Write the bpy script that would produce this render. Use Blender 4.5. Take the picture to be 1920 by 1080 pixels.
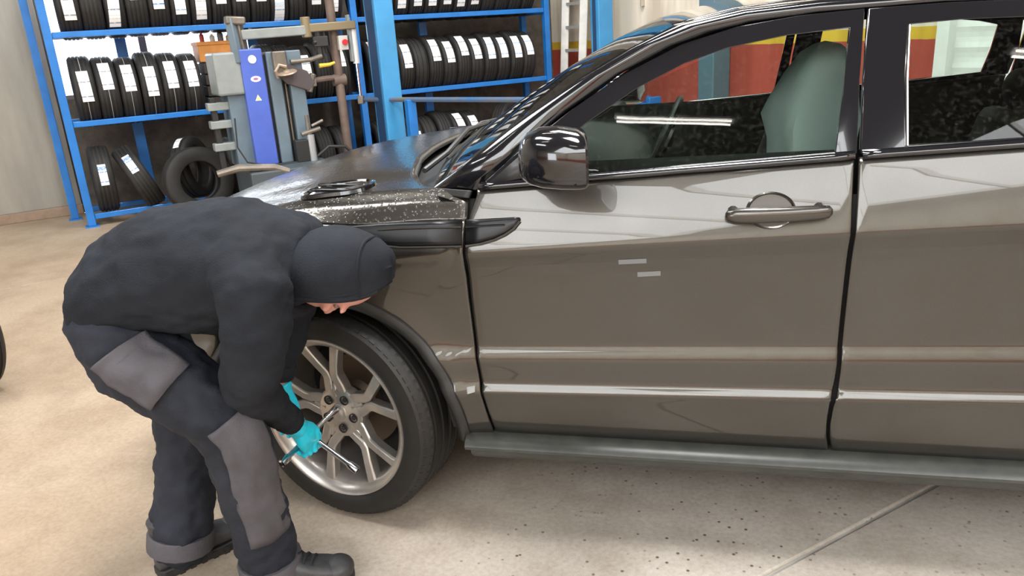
import bpy, bmesh, math, random
import numpy as np
from mathutils import Vector, Matrix, Euler

for o in list(bpy.data.objects):
    bpy.data.objects.remove(o)
SC = bpy.context.scene
COL = SC.collection
RNG = random.Random(7)
PI = math.pi

# ------------------------------------------------------------------ camera
def make_camera():
    yaw, pitch, roll = math.radians(14.0), math.radians(18.2), math.radians(3.8)
    f = Vector((-math.sin(yaw)*math.cos(pitch), math.cos(yaw)*math.cos(pitch), -math.sin(pitch)))
    rt = f.cross(Vector((0, 0, 1))).normalized()
    up = rt.cross(f)
    R = rt*math.cos(roll) - up*math.sin(roll)
    U = up*math.cos(roll) + rt*math.sin(roll)
    cd = bpy.data.cameras.new('camera')
    cd.sensor_width = 36.0
    cd.lens = 36.0*1450.0/1920.0
    cd.clip_start = 0.05
    cam = bpy.data.objects.new('camera', cd)
    m = Matrix.Identity(4)
    for i in range(3):
        m[i][0], m[i][1], m[i][2] = R[i], U[i], -f[i]
    m[0][3], m[1][3], m[2][3] = 1.144, -2.01, 1.52
    cam.matrix_world = m
    COL.objects.link(cam)
    SC.camera = cam
make_camera()

SC.view_settings.view_transform = 'Standard'
SC.view_settings.look = 'None'
SC.view_settings.exposure = 0.0
SC.view_settings.gamma = 1.0
SC.view_settings.use_curve_mapping = False

# building frame: D runs along the tyre rack wall, N points into that wall
P0 = Vector((-4.532, 4.182, 0.0))          # foot of the rack's front post
D = Vector((0.7314, 0.6820, 0.0))
N = Vector((-0.6820, 0.7314, 0.0))
ROTD = math.atan2(D.y, D.x)
def RW(a, b, z=0.0):
    return P0 + D*a + N*b + Vector((0, 0, z))
ROOM_A0, ROOM_A1 = -17.5, 5.96               # along D
ROOM_B0, ROOM_B1 = -16.5, 0.9              # along N
CEIL = 5.6

# ------------------------------------------------------------------ world
w = bpy.data.worlds.new('overcast_sky')
SC.world = w
w.use_nodes = True
bg = w.node_tree.nodes['Background']
bg.inputs[0].default_value = (0.86, 0.93, 1.0, 1)
bg.inputs[1].default_value = 3.0

# ------------------------------------------------------------------ unseen roof panels added for fill and reflections; open door daylight
def area(name, loc, rot, sx, sy, power, col=(1, 1, 1)):
    l = bpy.data.lights.new(name, 'AREA')
    l.shape = 'RECTANGLE'
    l.size, l.size_y = sx, sy
    l.energy = power
    l.color = col
    o = bpy.data.objects.new(name, l)
    o.location = loc
    o.rotation_euler = rot
    COL.objects.link(o)
    return o
# (centre a, centre b, half width, half length, watts)
ROOF_FILLS = [(-5.6, -3.4, .55, 1.7, 110), (-1.0, -3.4, .55, 1.7, 180), (3.4, -3.4, .55, 1.7, 320), (1.0, -7.0, .55, 1.0, 290)]+[(-16.1+2.2*k, -12.4, 1.09, 3.4, 232) for k in range(6)]+[(-2.9+2.2*k, -13.8, 1.09, 2.0, 135) for k in range(4)]
for a, b, hw, hl, pw in ROOF_FILLS:
    area('roof_fill_light', RW(a, b, CEIL+0.02), (0, 0, ROTD), 2*hw, 2*hl, pw, (1.0, 0.985, 0.96))
DOOR_B, DOOR_W, DOOR_H = -8.0, 4.4, 3.7
area('open_door_daylight', RW(ROOM_A0-0.02, DOOR_B, DOOR_H/2+0.05), (PI/2, 0, ROTD-PI/2), DOOR_W-0.1, DOOR_H-0.1, 250, (0.95, 0.975, 1.0))

# ------------------------------------------------------------------ materials
def nodes_of(m):
    return m.node_tree.nodes, m.node_tree.links
MATS = {}
def mat(name, col, rough=0.5, metal=0.0, coat=0.0, var=0.0, vscale=8.0, bump=0.0, bscale=40.0, col2=None, spec=0.5, sheen=0.0, emit=None, estr=0.0, alpha=None, trans=0.0, coatr=0.03, rvar=0.0):
    if name in MATS:
        return MATS[name]
    m = bpy.data.materials.new(name)
    m.use_nodes = True
    ns, ls = nodes_of(m)
    p = ns['Principled BSDF']
    p.inputs['Base Color'].default_value = (*col, 1)
    p.inputs['Roughness'].default_value = rough
    p.inputs['Metallic'].default_value = metal
    p.inputs['Coat Weight'].default_value = coat
    p.inputs['Coat Roughness'].default_value = coatr
    p.inputs['Specular IOR Level'].default_value = spec
    p.inputs['Sheen Weight'].default_value = sheen
    if trans: p.inputs['Transmission Weight'].default_value = trans
    if emit:
        p.inputs['Emission Color'].default_value = (*emit, 1)
        p.inputs['Emission Strength'].default_value = estr
    if var or bump or col2 or rvar:
        tc = ns.new('ShaderNodeTexCoord')
        nz = ns.new('ShaderNodeTexNoise')
        nz.inputs['Scale'].default_value = vscale
        nz.inputs['Detail'].default_value = 6
        nz.inputs['Roughness'].default_value = 0.6
        ls.new(tc.outputs['Object'], nz.inputs['Vector'])
        if var or col2:
            mx = ns.new('ShaderNodeMixRGB')
            a = tuple(c*(1-var) for c in col)
            b = col2 if col2 else tuple(min(1, c*(1+var)) for c in col)
            mx.inputs[1].default_value = (*a, 1)
            mx.inputs[2].default_value = (*b, 1)
            rp = ns.new('ShaderNodeValToRGB')
            rp.color_ramp.elements[0].position = 0.35
            rp.color_ramp.elements[1].position = 0.68
            ls.new(nz.outputs['Fac'], rp.inputs['Fac'])
            ls.new(rp.outputs['Color'], mx.inputs[0])
            ls.new(mx.outputs[0], p.inputs['Base Color'])
        if rvar:
            mr = ns.new('ShaderNodeMapRange')
            mr.inputs['To Min'].default_value = max(0, rough-rvar)
            mr.inputs['To Max'].default_value = min(1, rough+rvar)
            ls.new(nz.outputs['Fac'], mr.inputs['Value'])
            ls.new(mr.outputs[0], p.inputs['Roughness'])
        if bump:
            n2 = ns.new('ShaderNodeTexNoise')
            n2.inputs['Scale'].default_value = bscale
            n2.inputs['Detail'].default_value = 4
            ls.new(tc.outputs['Object'], n2.inputs['Vector'])
            bp = ns.new('ShaderNodeBump')
            bp.inputs['Strength'].default_value = bump
            bp.inputs['Distance'].default_value = 0.01
            ls.new(n2.outputs['Fac'], bp.inputs['Height'])
            ls.new(bp.outputs['Normal'], p.inputs['Normal'])
    MATS[name] = m
    return m

def glass_mat(name, tint, refl=1.0, ior=1.5, dirt=0.0):
    if name in MATS: return MATS[name]
    m = bpy.data.materials.new(name)
    m.use_nodes = True
    ns, ls = nodes_of(m)
    ns.remove(ns['Principled BSDF'])
    out = ns['Material Output']
    tr = ns.new('ShaderNodeBsdfTransparent'); tr.inputs[0].default_value = (*tint, 1)
    gl = ns.new('ShaderNodeBsdfGlossy'); gl.inputs['Roughness'].default_value = 0.015
    fr = ns.new('ShaderNodeFresnel'); fr.inputs[0].default_value = ior
    ml = ns.new('ShaderNodeMath'); ml.operation = 'MULTIPLY'; ml.inputs[1].default_value = refl
    ls.new(fr.outputs[0], ml.inputs[0])
    mx = ns.new('ShaderNodeMixShader')
    ls.new(ml.outputs[0], mx.inputs[0]); ls.new(tr.outputs[0], mx.inputs[1]); ls.new(gl.outputs[0], mx.inputs[2])
    last = mx
    if dirt:
        df = ns.new('ShaderNodeBsdfDiffuse'); df.inputs[0].default_value = (0.5, 0.5, 0.46, 1)
        nz = ns.new('ShaderNodeTexNoise'); nz.inputs['Scale'].default_value = 90; nz.inputs['Detail'].default_value = 8
        n2 = ns.new('ShaderNodeTexNoise'); n2.inputs['Scale'].default_value = 5
        tc = ns.new('ShaderNodeTexCoord')
        ls.new(tc.outputs['Object'], nz.inputs['Vector']); ls.new(tc.outputs['Object'], n2.inputs['Vector'])
        rp = ns.new('ShaderNodeValToRGB'); rp.color_ramp.elements[0].position = 0.5; rp.color_ramp.elements[1].position = 0.75
        ls.new(nz.outputs['Fac'], rp.inputs['Fac'])
        m2 = ns.new('ShaderNodeMath'); m2.operation = 'MULTIPLY'
        ls.new(rp.outputs[0], m2.inputs[0]); ls.new(n2.outputs['Fac'], m2.inputs[1])
        m3 = ns.new('ShaderNodeMath'); m3.operation = 'MULTIPLY'; m3.inputs[1].default_value = dirt
        ls.new(m2.outputs[0], m3.inputs[0])
        my = ns.new('ShaderNodeMixShader')
        ls.new(m3.outputs[0], my.inputs[0]); ls.new(mx.outputs[0], my.inputs[1]); ls.new(df.outputs[0], my.inputs[2])
        last = my
    ls.new(last.outputs[0], out.inputs[0])
    MATS[name] = m
    return m

# ------------------------------------------------------------------ mesh helpers
class MB:
    """collects shapes into one mesh"""
    def __init__(s):
        s.v = []; s.f = []; s.mi = []; s.cur = 0
    def add(s, vs, fs):
        n = len(s.v)
        s.v += [tuple(p) for p in vs]
        s.f += [tuple(i+n for i in f) for f in fs]
        s.mi += [s.cur]*len(fs)
        return s
    def box(s, c, size, M=None, taper=1.0):
        hx, hy, hz = size[0]/2, size[1]/2, size[2]/2
        vs = []
        for z, t in ((-hz, 1.0), (hz, taper)):
            for x, y in ((-hx, -hy), (hx, -hy), (hx, hy), (-hx, hy)):
                p = Vector((x*t, y*t, z))
                if M is not None: p = M @ p
                vs.append(p+Vector(c))
        return s.add(vs, [(0, 3, 2, 1), (4, 5, 6, 7), (0, 1, 5, 4), (1, 2, 6, 5), (2, 3, 7, 6), (3, 0, 4, 7)])
    def bar(s, a, b, w, h, up=(0, 0, 1)):
        a, b = Vector(a), Vector(b)
        x = (b-a); L = x.length; x.normalize()
        u = Vector(up)
        if abs(x.dot(u)) > 0.98: u = Vector((0, 1, 0))
        y = u.cross(x).normalized(); z = x.cross(y)
        M = Matrix((x, y, z)).transposed()
        return s.box((a+b)/2, (L, w, h), M)
    def rings(s, rings, cap=True, closed=True):
        n = len(rings[0]); vs = [p for r in rings for p in r]; fs = []
        for i in range(len(rings)-1):
            for j in range(n if closed else n-1):
                k = (j+1) % n
                fs.append((i*n+j, i*n+k, (i+1)*n+k, (i+1)*n+j))
        if cap:
            fs.append(tuple(range(n-1, -1, -1)))
            o = (len(rings)-1)*n
            fs.append(tuple(o+j for j in range(n)))
        return s.add(vs, fs)
    def tube(s, pts, rad, seg=12, cap=True, flat=None):
        """round tube through pts; rad a number or one per point; flat = (sx, sy) squash"""
        pts = [Vector(p) for p in pts]
        if not hasattr(rad, '__len__'): rad = [rad]*len(pts)
        rings = []
        t0 = (pts[1]-pts[0]).normalized()
        ref = Vector((0, 0, 1)) if abs(t0.z) < 0.9 else Vector((0, 1, 0))
        u = ref.cross(t0).normalized()
        for i, p in enumerate(pts):
            if i == 0: t = pts[1]-pts[0]
            elif i == len(pts)-1: t = pts[-1]-pts[-2]
            else: t = (pts[i+1]-p).normalized()+(p-pts[i-1]).normalized()
            t.normalize()
            u = (u-t*u.dot(t)).normalized()
            v = t.cross(u)
            r = rad[i]
            ra, rb = (r if not isinstance(r, tuple) else r[0]), (r if not isinstance(r, tuple) else r[1])
            rings.append([p+u*math.cos(2*PI*k/seg)*ra+v*math.sin(2*PI*k/seg)*rb for k in range(seg)])
        return s.rings(rings, cap)
    def lathe(s, prof, seg=48, M=None, closed=True):
        """prof: (r, h) pairs about local z"""
        n = len(prof); vs = []; fs = []
        for k in range(seg):
            a = 2*PI*k/seg
            for r, h in prof:
                p = Vector((r*math.cos(a), r*math.sin(a), h))
                vs.append(M @ p if M is not None else p)
        for k in range(seg):
            k2 = (k+1) % seg
            for j in range(n if closed else n-1):
                j2 = (j+1) % n
                fs.append((k*n+j, k2*n+j, k2*n+j2, k*n+j2))
        return s.add(vs, fs)
    def cyl(s, a, b, r, seg=16, r2=None):
        return s.tube([a, b], [r, r if r2 is None else r2], seg)
    def grid(s, fn, nu, nv, flip=False):
        vs = [fn(i/nu, j/nv) for i in range(nu+1) for j in range(nv+1)]
        fs = []
        for i in range(nu):
            for j in range(nv):
                q = (i*(nv+1)+j, (i+1)*(nv+1)+j, (i+1)*(nv+1)+j+1, i*(nv+1)+j+1)
                fs.append(q[::-1] if flip else q)
        return s.add(vs, fs)
    def prism(s, poly, h, M=None):
        """poly: 2D outline, extruded along local z by h"""
        n = len(poly)
        vs = [Vector((x, y, 0)) for x, y in poly]+[Vector((x, y, h)) for x, y in poly]
        if M is not None: vs = [M @ v for v in vs]
        fs = [tuple(range(n-1, -1, -1)), tuple(range(n, 2*n))]
        fs += [(i, (i+1) % n, n+(i+1) % n, n+i) for i in range(n)]
        return s.add(vs, fs)
    def ell(s, c, r, M=None, nu=20, nv=12):
        vs = []; fs = []
        for j in range(1, nv):
            t = PI*j/nv
            for i in range(nu):
                a = 2*PI*i/nu
                p = Vector((r[0]*math.sin(t)*math.cos(a), r[1]*math.sin(t)*math.sin(a), r[2]*math.cos(t)))
                if M is not None: p = M @ p
                vs.append(p+Vector(c))
        top = Vector((0, 0, r[2])); bot = Vector((0, 0, -r[2]))
        if M is not None: top = M @ top; bot = M @ bot
        vs += [top+Vector(c), bot+Vector(c)]
        T = len(vs)-2
        for j in range(nv-2):
            for i in range(nu):
                k = (i+1) % nu
                fs.append((j*nu+i, (j+1)*nu+i, (j+1)*nu+k, j*nu+k))
        for i in range(nu):
            k = (i+1) % nu
            fs.append((T, i, k)); fs.append((T+1, (nv-2)*nu+k, (nv-2)*nu+i))
        return s.add(vs, fs)
    def mapv(s, fn):
        s.v = [tuple(fn(Vector(p))) for p in s.v]; return s
    def obj(s, name, m, parent=None, smooth=35, bevel=0.0, solid=0.0, solid_off=0.0, weld=False, normals=True):
        me = bpy.data.meshes.new(name)
        me.from_pydata(s.v, [], s.f)
        ms = m if isinstance(m, (list, tuple)) else [m]
        for q in ms: me.materials.append(q)
        if len(ms) > 1:
            me.polygons.foreach_set('material_index', s.mi)
        if normals:
            bm = bmesh.new(); bm.from_mesh(me)
            if weld: bmesh.ops.remove_doubles(bm, verts=bm.verts, dist=1e-5)
            bmesh.ops.recalc_face_normals(bm, faces=bm.faces)
            bm.to_mesh(me); bm.free()
        if smooth:
            me.shade_smooth()
            me.set_sharp_from_angle(angle=math.radians(smooth))
        me.update()
        o = bpy.data.objects.new(name, me)
        COL.objects.link(o)
        if solid:
            q = o.modifiers.new('thickness', 'SOLIDIFY'); q.thickness = solid; q.offset = solid_off
        if bevel:
            q = o.modifiers.new('bevel', 'BEVEL'); q.width = bevel; q.segments = 2; q.limit_method = 'ANGLE'; q.angle_limit = math.radians(40)
        if parent is not None: adopt(o, parent)
        return o

def basis_world(o):
    m = o.matrix_basis.copy()
    if o.parent: m = basis_world(o.parent) @ o.matrix_parent_inverse @ m
    return m
def adopt(o, parent):
    o.parent = parent
    o.matrix_parent_inverse = basis_world(parent).inverted()
def tag(o, label=None, cat=None, group=None, kind=None):
    if label: o['label'] = label
    if cat: o['category'] = cat
    if group: o['group'] = group
    if kind: o['kind'] = kind
    return o
def thing(name, label, cat, loc=(0, 0, 0), group=None, rz=0.0):
    o = bpy.data.objects.new(name, None)
    o.empty_display_size = 0.1
    o.location = loc
    o.rotation_euler = (0, 0, rz)
    COL.objects.link(o)
    return tag(o, label, cat, group)
def struct(name, mb, m, **k):
    return tag(mb.obj(name, m, **k), kind='structure')
def copy_tree(o, parent=None):
    c = o.copy(); COL.objects.link(c)
    if parent is not None: c.parent = parent
    for ch in o.children: copy_tree(ch, c)
    return c
def pchip(xs, ys, n=900):
    xs = np.array(xs, float); ys = np.array(ys, float)
    h = np.diff(xs); dl = np.diff(ys)/h
    m = np.zeros(len(xs)); m[0] = dl[0]; m[-1] = dl[-1]
    for i in range(1, len(xs)-1):
        if dl[i-1]*dl[i] > 0:
            w1 = 2*h[i]+h[i-1]; w2 = h[i]+2*h[i-1]
            m[i] = (w1+w2)/(w1/dl[i-1]+w2/dl[i])
    X = np.linspace(xs[0], xs[-1], n); Y = np.zeros(n)
    for k, x in enumerate(X):
        i = min(len(xs)-2, max(0, int(np.searchsorted(xs, x)-1)))
        t = (x-xs[i])/h[i]
        Y[k] = (1+2*t)*(1-t)**2*ys[i]+t*(1-t)**2*h[i]*m[i]+t*t*(3-2*t)*ys[i+1]+t*t*(t-1)*h[i]*m[i+1]
    return X, Y
def smoothstep(a, b, x):
    t = min(1, max(0, (x-a)/(b-a))); return t*t*(3-2*t)
# ================================================================== the room
def banded_wall_mat(name, cream, dark=1.0):
    """painted wall: red dado, yellow stripe, cream above, with worn paint"""
    m = bpy.data.materials.new(name); m.use_nodes = True
    ns, ls = nodes_of(m); p = ns['Principled BSDF']; p.inputs['Roughness'].default_value = 0.55
    tc = ns.new('ShaderNodeTexCoord'); sx = ns.new('ShaderNodeSeparateXYZ'); ls.new(tc.outputs['Object'], sx.inputs[0])
    nz = ns.new('ShaderNodeTexNoise'); nz.inputs['Scale'].default_value = 3.0; nz.inputs['Detail'].default_value = 8; ls.new(tc.outputs['Object'], nz.inputs['Vector'])
    mm = ns.new('ShaderNodeMath'); mm.operation = 'MULTIPLY_ADD'; mm.inputs[1].default_value = 0.03; mm.inputs[2].default_value = -0.015
    ls.new(nz.outputs['Fac'], mm.inputs[0])
    ad = ns.new('ShaderNodeMath'); ls.new(sx.outputs['Z'], ad.inputs[0]); ls.new(mm.outputs[0], ad.inputs[1])
    mr = ns.new('ShaderNodeMapRange'); mr.inputs['From Max'].default_value = 5.0; ls.new(ad.outputs[0], mr.inputs['Value'])
    rp = ns.new('ShaderNodeValToRGB'); rp.color_ramp.interpolation = 'CONSTANT'
    e = rp.color_ramp.elements; e[0].position = 0.0; e[0].color = (0.44, 0.075, 0.05, 1)
    e[1].position = 1.255/5; e[1].color = (0.72, 0.47, 0.04, 1)
    q = e.new(1.365/5); q.color = (*cream, 1)
    ls.new(mr.outputs[0], rp.inputs['Fac'])
    n2 = ns.new('ShaderNodeTexNoise'); n2.inputs['Scale'].default_value = 1.4; n2.inputs['Detail'].default_value = 9
    mp = ns.new('ShaderNodeMapping'); mp.inputs['Scale'].default_value = (2.5, 2.5, 0.35)
    ls.new(tc.outputs['Object'], mp.inputs[0]); ls.new(mp.outputs[0], n2.inputs['Vector'])
    r2 = ns.new('ShaderNodeValToRGB'); r2.color_ramp.elements[0].position = 0.36; r2.color_ramp.elements[0].color = (0.62, 0.56, 0.5, 1)
    r2.color_ramp.elements[1].position = 0.55; r2.color_ramp.elements[1].color = (1, 1, 1, 1); ls.new(n2.outputs['Fac'], r2.inputs['Fac'])
    mx = ns.new('ShaderNodeMixRGB'); mx.blend_type = 'MULTIPLY'; mx.inputs[0].default_value = 0.8
    ls.new(rp.outputs[0], mx.inputs[1]); ls.new(r2.outputs[0], mx.inputs[2]); ls.new(mx.outputs[0], p.inputs['Base Color'])
    bp = ns.new('ShaderNodeBump'); bp.inputs['Strength'].default_value = 0.3; bp.inputs['Distance'].default_value = 0.02
    ls.new(n2.outputs['Fac'], bp.inputs['Height']); ls.new(bp.outputs[0], p.inputs['Normal'])
    return m
M_WALL = banded_wall_mat('painted wall red yellow cream', (0.80, 0.74, 0.62))

def floor_mat():
    m = bpy.data.materials.new('worn concrete'); m.use_nodes = True
    ns, ls = nodes_of(m); p = ns['Principled BSDF']
    tc = ns.new('ShaderNodeTexCoord')
    def noise(scale, detail=8, rough=0.6):
        n = ns.new('ShaderNodeTexNoise'); n.inputs['Scale'].default_value = scale; n.inputs['Detail'].default_value = detail
        n.inputs['Roughness'].default_value = rough; ls.new(tc.outputs['Object'], n.inputs['Vector']); return n
    def ramp(src, p0, c0, p1, c1):
        r = ns.new('ShaderNodeValToRGB'); e = r.color_ramp.elements
        e[0].position = p0; e[0].color = (*c0, 1); e[1].position = p1; e[1].color = (*c1, 1); ls.new(src, r.inputs['Fac']); return r
    def mul(a, b, f=1.0):
        x = ns.new('ShaderNodeMixRGB'); x.blend_type = 'MULTIPLY'; x.inputs[0].default_value = f
        ls.new(a, x.inputs[1]); ls.new(b, x.inputs[2]); return x
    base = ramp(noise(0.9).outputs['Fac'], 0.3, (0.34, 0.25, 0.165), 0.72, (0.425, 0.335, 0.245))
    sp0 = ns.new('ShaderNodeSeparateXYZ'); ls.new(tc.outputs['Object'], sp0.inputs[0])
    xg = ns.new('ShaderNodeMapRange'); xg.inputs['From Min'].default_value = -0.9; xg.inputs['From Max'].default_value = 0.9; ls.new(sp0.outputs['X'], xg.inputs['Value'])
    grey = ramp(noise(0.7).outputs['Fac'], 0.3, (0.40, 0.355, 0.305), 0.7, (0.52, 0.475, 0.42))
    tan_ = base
    base = ns.new('ShaderNodeMixRGB'); ls.new(xg.outputs[0], base.inputs[0]); ls.new(tan_.outputs[0], base.inputs[1]); ls.new(grey.outputs[0], base.inputs[2])  # tan to grey along X: warmer light at left put into the colour
    blot = ramp(noise(2.6, 9, 0.7).outputs['Fac'], 0.30, (0.74, 0.70, 0.66), 0.56, (1, 1, 1))
    fine = ramp(noise(60, 6, 0.7).outputs['Fac'], 0.32, (0.80, 0.79, 0.78), 0.6, (1, 1, 1))
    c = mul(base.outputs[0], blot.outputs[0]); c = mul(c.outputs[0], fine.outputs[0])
    # grit specks lying along the side of the parked car
    vo = ns.new('ShaderNodeTexVoronoi'); vo.inputs['Scale'].default_value = 40; ls.new(tc.outputs['Object'], vo.inputs['Vector'])
    sp = ramp(vo.outputs['Distance'], 0.14, (1, 1, 1), 0.26, (0, 0, 0))
    sel = ramp(vo.outputs['Color'], 0.63, (0, 0, 0), 0.65, (1, 1, 1))
    gate = ramp(noise(1.3, 5).outputs['Fac'], 0.38, (0, 0, 0), 0.55, (1, 1, 1))
    sep = ns.new('ShaderNodeSeparateXYZ'); ls.new(tc.outputs['Object'], sep.inputs[0])
    yr = ns.new('ShaderNodeMapRange'); yr.inputs['From Min'].default_value = -0.55; yr.inputs['From Max'].default_value = -0.1; ls.new(sep.outputs['Y'], yr.inputs['Value'])
    xr = ns.new('ShaderNodeMapRange'); xr.inputs['From Min'].default_value = 0.2; xr.inputs['From Max'].default_value = 0.6; ls.new(sep.outputs['X'], xr.inputs['Value'])
    a = mul(sp.outputs[0], sel.outputs[0]); a = mul(a.outputs[0], gate.outputs[0]); a = mul(a.outputs[0], yr.outputs[0]); a = mul(a.outputs[0], xr.outputs[0])
    mx = ns.new('ShaderNodeMixRGB'); mx.inputs[2].default_value = (0.10, 0.06, 0.035, 1)
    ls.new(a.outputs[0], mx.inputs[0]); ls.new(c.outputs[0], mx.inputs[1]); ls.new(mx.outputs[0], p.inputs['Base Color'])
    rr = ns.new('ShaderNodeMapRange'); rr.inputs['To Min'].default_value = 0.42; rr.inputs['To Max'].default_value = 0.68
    ls.new(blot.outputs[0], rr.inputs['Value']); ls.new(rr.outputs[0], p.inputs['Roughness'])
    bp = ns.new('ShaderNodeBump'); bp.inputs['Strength'].default_value = 0.12; bp.inputs['Distance'].default_value = 0.01
    ls.new(fine.outputs[0], bp.inputs['Height']); ls.new(bp.outputs[0], p.inputs['Normal'])
    return m
M_FLOOR = floor_mat()
M_JOINT = mat('joint filler', (0.34, 0.32, 0.29), 0.7, var=0.15)
M_CEIL = mat('ceiling sheet', (0.075, 0.072, 0.07), 0.7, var=0.06, vscale=1.0)
M_BLOCK = mat('shaded blockwork', (0.10, 0.085, 0.07), 0.8, var=0.3, bump=0.4, bscale=12)  # shade behind the rack is put into this dark wall colour
M_SHEET = mat('weathered steel sheet', (0.25, 0.245, 0.22), 0.42, metal=0.35, col2=(0.36, 0.345, 0.305), vscale=2.2, bump=0.12, bscale=3.0, rvar=0.12)
def _streak():
    ns, ls = nodes_of(M_SHEET); nz = [n for n in ns if n.type == 'TEX_NOISE'][0]; tc = [n for n in ns if n.type == 'TEX_COORD'][0]
    mp = ns.new('ShaderNodeMapping'); mp.inputs['Scale'].default_value = (1.6, 1.6, .28); ls.new(tc.outputs['Object'], mp.inputs[0]); ls.new(mp.outputs[0], nz.inputs['Vector'])
_streak()
M_RUST = mat('rusty kick plate', (0.24, 0.17, 0.12), 0.75, col2=(0.33, 0.24, 0.17), vscale=7)
M_WHITEFRAME = mat('dark window frame', (0.20, 0.17, 0.17), 0.5)
M_PANE = glass_mat('window pane', (0.97, 0.98, 1.0))

def bbox(a0, a1, b0, b1, z0, z1, mb=None):
    """box in the building's own axes"""
    mb = mb or MB()
    v = [RW(a, b, z) for z in (z0, z1) for a, b in ((a0, b0), (a1, b0), (a1, b1), (a0, b1))]
    return mb.add(v, [(0, 3, 2, 1), (4, 5, 6, 7), (0, 1, 5, 4), (1, 2, 6, 5), (2, 3, 7, 6), (3, 0, 4, 7)])

# floor: slabs with open joints over a filler bed
fl = struct('floor', bbox(ROOM_A0, ROOM_A1, ROOM_B0, ROOM_B1, -0.30, -0.010), M_JOINT, smooth=0)
jb = (Vector((1.615, 0.18, 0))-P0).dot(N)                   # joint line seen under the car
cuts_b = [ROOM_B0, jb-5.0, jb, jb+5.2, ROOM_B1]
cuts_a = [ROOM_A0, -3.2, 1.2, ROOM_A1]
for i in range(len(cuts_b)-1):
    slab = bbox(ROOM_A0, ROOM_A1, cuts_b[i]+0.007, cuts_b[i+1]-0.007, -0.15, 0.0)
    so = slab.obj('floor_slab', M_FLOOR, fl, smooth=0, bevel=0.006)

# ceiling, left open where the added fill panels sit
ce = MB()
al = sorted({ROOM_A0, ROOM_A1} | {round(q[0]+s*q[2], 4) for q in ROOF_FILLS for s in (-1, 1)})
bl = sorted({ROOM_B0, ROOM_B1} | {round(q[1]+s*q[3], 4) for q in ROOF_FILLS for s in (-1, 1)})
for i in range(len(al)-1):
    for j in range(len(bl)-1):
        am, bm_ = (al[i]+al[i+1])/2, (bl[j]+bl[j+1])/2
        if any(abs(am-q[0]) < q[2] and abs(bm_-q[1]) < q[3] for q in ROOF_FILLS): continue
        bbox(al[i], al[i+1], bl[j], bl[j+1], CEIL, CEIL+0.15, ce)
struct('ceiling', ce, M_CEIL, smooth=0)

# back wall behind the rack: blockwork with a strip window, steel sheets on its left part
WA0, WA1, WZ0, WZ1 = -0.04, 1.95, 1.16, 2.9
bw = MB()
bbox(ROOM_A0, WA0, ROOM_B1, ROOM_B1+0.2, 0, CEIL, bw)
bbox(WA0, WA1, ROOM_B1, ROOM_B1+0.2, 0, WZ0, bw)
bbox(WA0, WA1, ROOM_B1, ROOM_B1+0.2, WZ1, CEIL, bw)
bbox(WA1, ROOM_A1+0.2, ROOM_B1, ROOM_B1+0.2, 0, CEIL, bw)
wb = struct('wall_back', bw, M_BLOCK, smooth=0)
sa = WA0-0.005
for k in range(14):
    wd = 0.78 if k == 0 else 1.15
    s_ = bbox(sa-wd+0.006, sa, ROOM_B1-0.035-0.004*(k % 2), ROOM_B1-0.002, 0.10, CEIL-0.02).obj('steel_sheet', M_SHEET, wb, smooth=0, bevel=0.004)
    sa -= wd
bbox(ROOM_A0, WA0, ROOM_B1-0.05, ROOM_B1-0.002, 0.0, 0.10).obj('kick_plate', M_RUST, wb, smooth=0, bevel=0.006)
wf = MB()
for a in (WA0+0.02, 0.86, WA1-0.02):
    bbox(a-0.035, a+0.035, ROOM_B1+0.03, ROOM_B1+0.10, WZ0, WZ1, wf)
for z in (WZ0+0.02, 2.15, WZ1-0.02):
    bbox(WA0, WA1, ROOM_B1+0.03, ROOM_B1+0.10, z-0.02, z+0.02, wf)
win = struct('window_1', wf, M_WHITEFRAME, smooth=0)
for a0, a1 in ((WA0+0.05, 0.825), (0.895, WA1-0.05)):
    for z0, z1 in ((WZ0+0.04, 2.13), (2.17, WZ1-0.04)):
        bbox(a0, a1, ROOM_B1+0.062, ROOM_B1+0.068, z0, z1).obj('pane', M_PANE, win, smooth=0)
area('window_daylight', RW((WA0+WA1)/2, ROOM_B1+0.6, 2.1), (-PI/2, 0, ROTD), WA1-WA0-0.1, 1.6, 60, (0.92, 0.97, 1.0))

# right wall, red dado / yellow line / cream, with a white roller shutter
SH0, SH1, SHZ = -8.3, -4.62, 3.3
rw_ = MB()
bbox(ROOM_A1, ROOM_A1+0.2, SH1, ROOM_B1, 0, CEIL, rw_)
bbox(ROOM_A1, ROOM_A1+0.2, SH0, SH1, SHZ, CEIL, rw_)
bbox(ROOM_A1, ROOM_A1+0.2, ROOM_B0-0.2, SH0, 0, CEIL, rw_)
wr = struct('wall_right', rw_, M_WALL, smooth=0)
M_SHUT = mat('white shutter', (0.78, 0.80, 0.78), 0.45, var=0.06)
sh = MB()
sh.grid(lambda u, v: RW(ROOM_A1+0.06+0.012*abs(math.sin(v*44*PI/2)), SH0+(SH1-SH0)*u, SHZ*v), 2, 88)
do = struct('door_1', sh, M_SHUT, smooth=0, solid=0.01)
bbox(ROOM_A1-0.03, ROOM_A1+0.1, SH1-0.08, SH1+0.02, 0, SHZ).obj('door_rail', M_SHUT, do, smooth=0)
bbox(ROOM_A1-0.03, ROOM_A1+0.1, SH0-0.02, SH0+0.08, 0, SHZ).obj('door_rail', M_SHUT, do, smooth=0)
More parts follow.
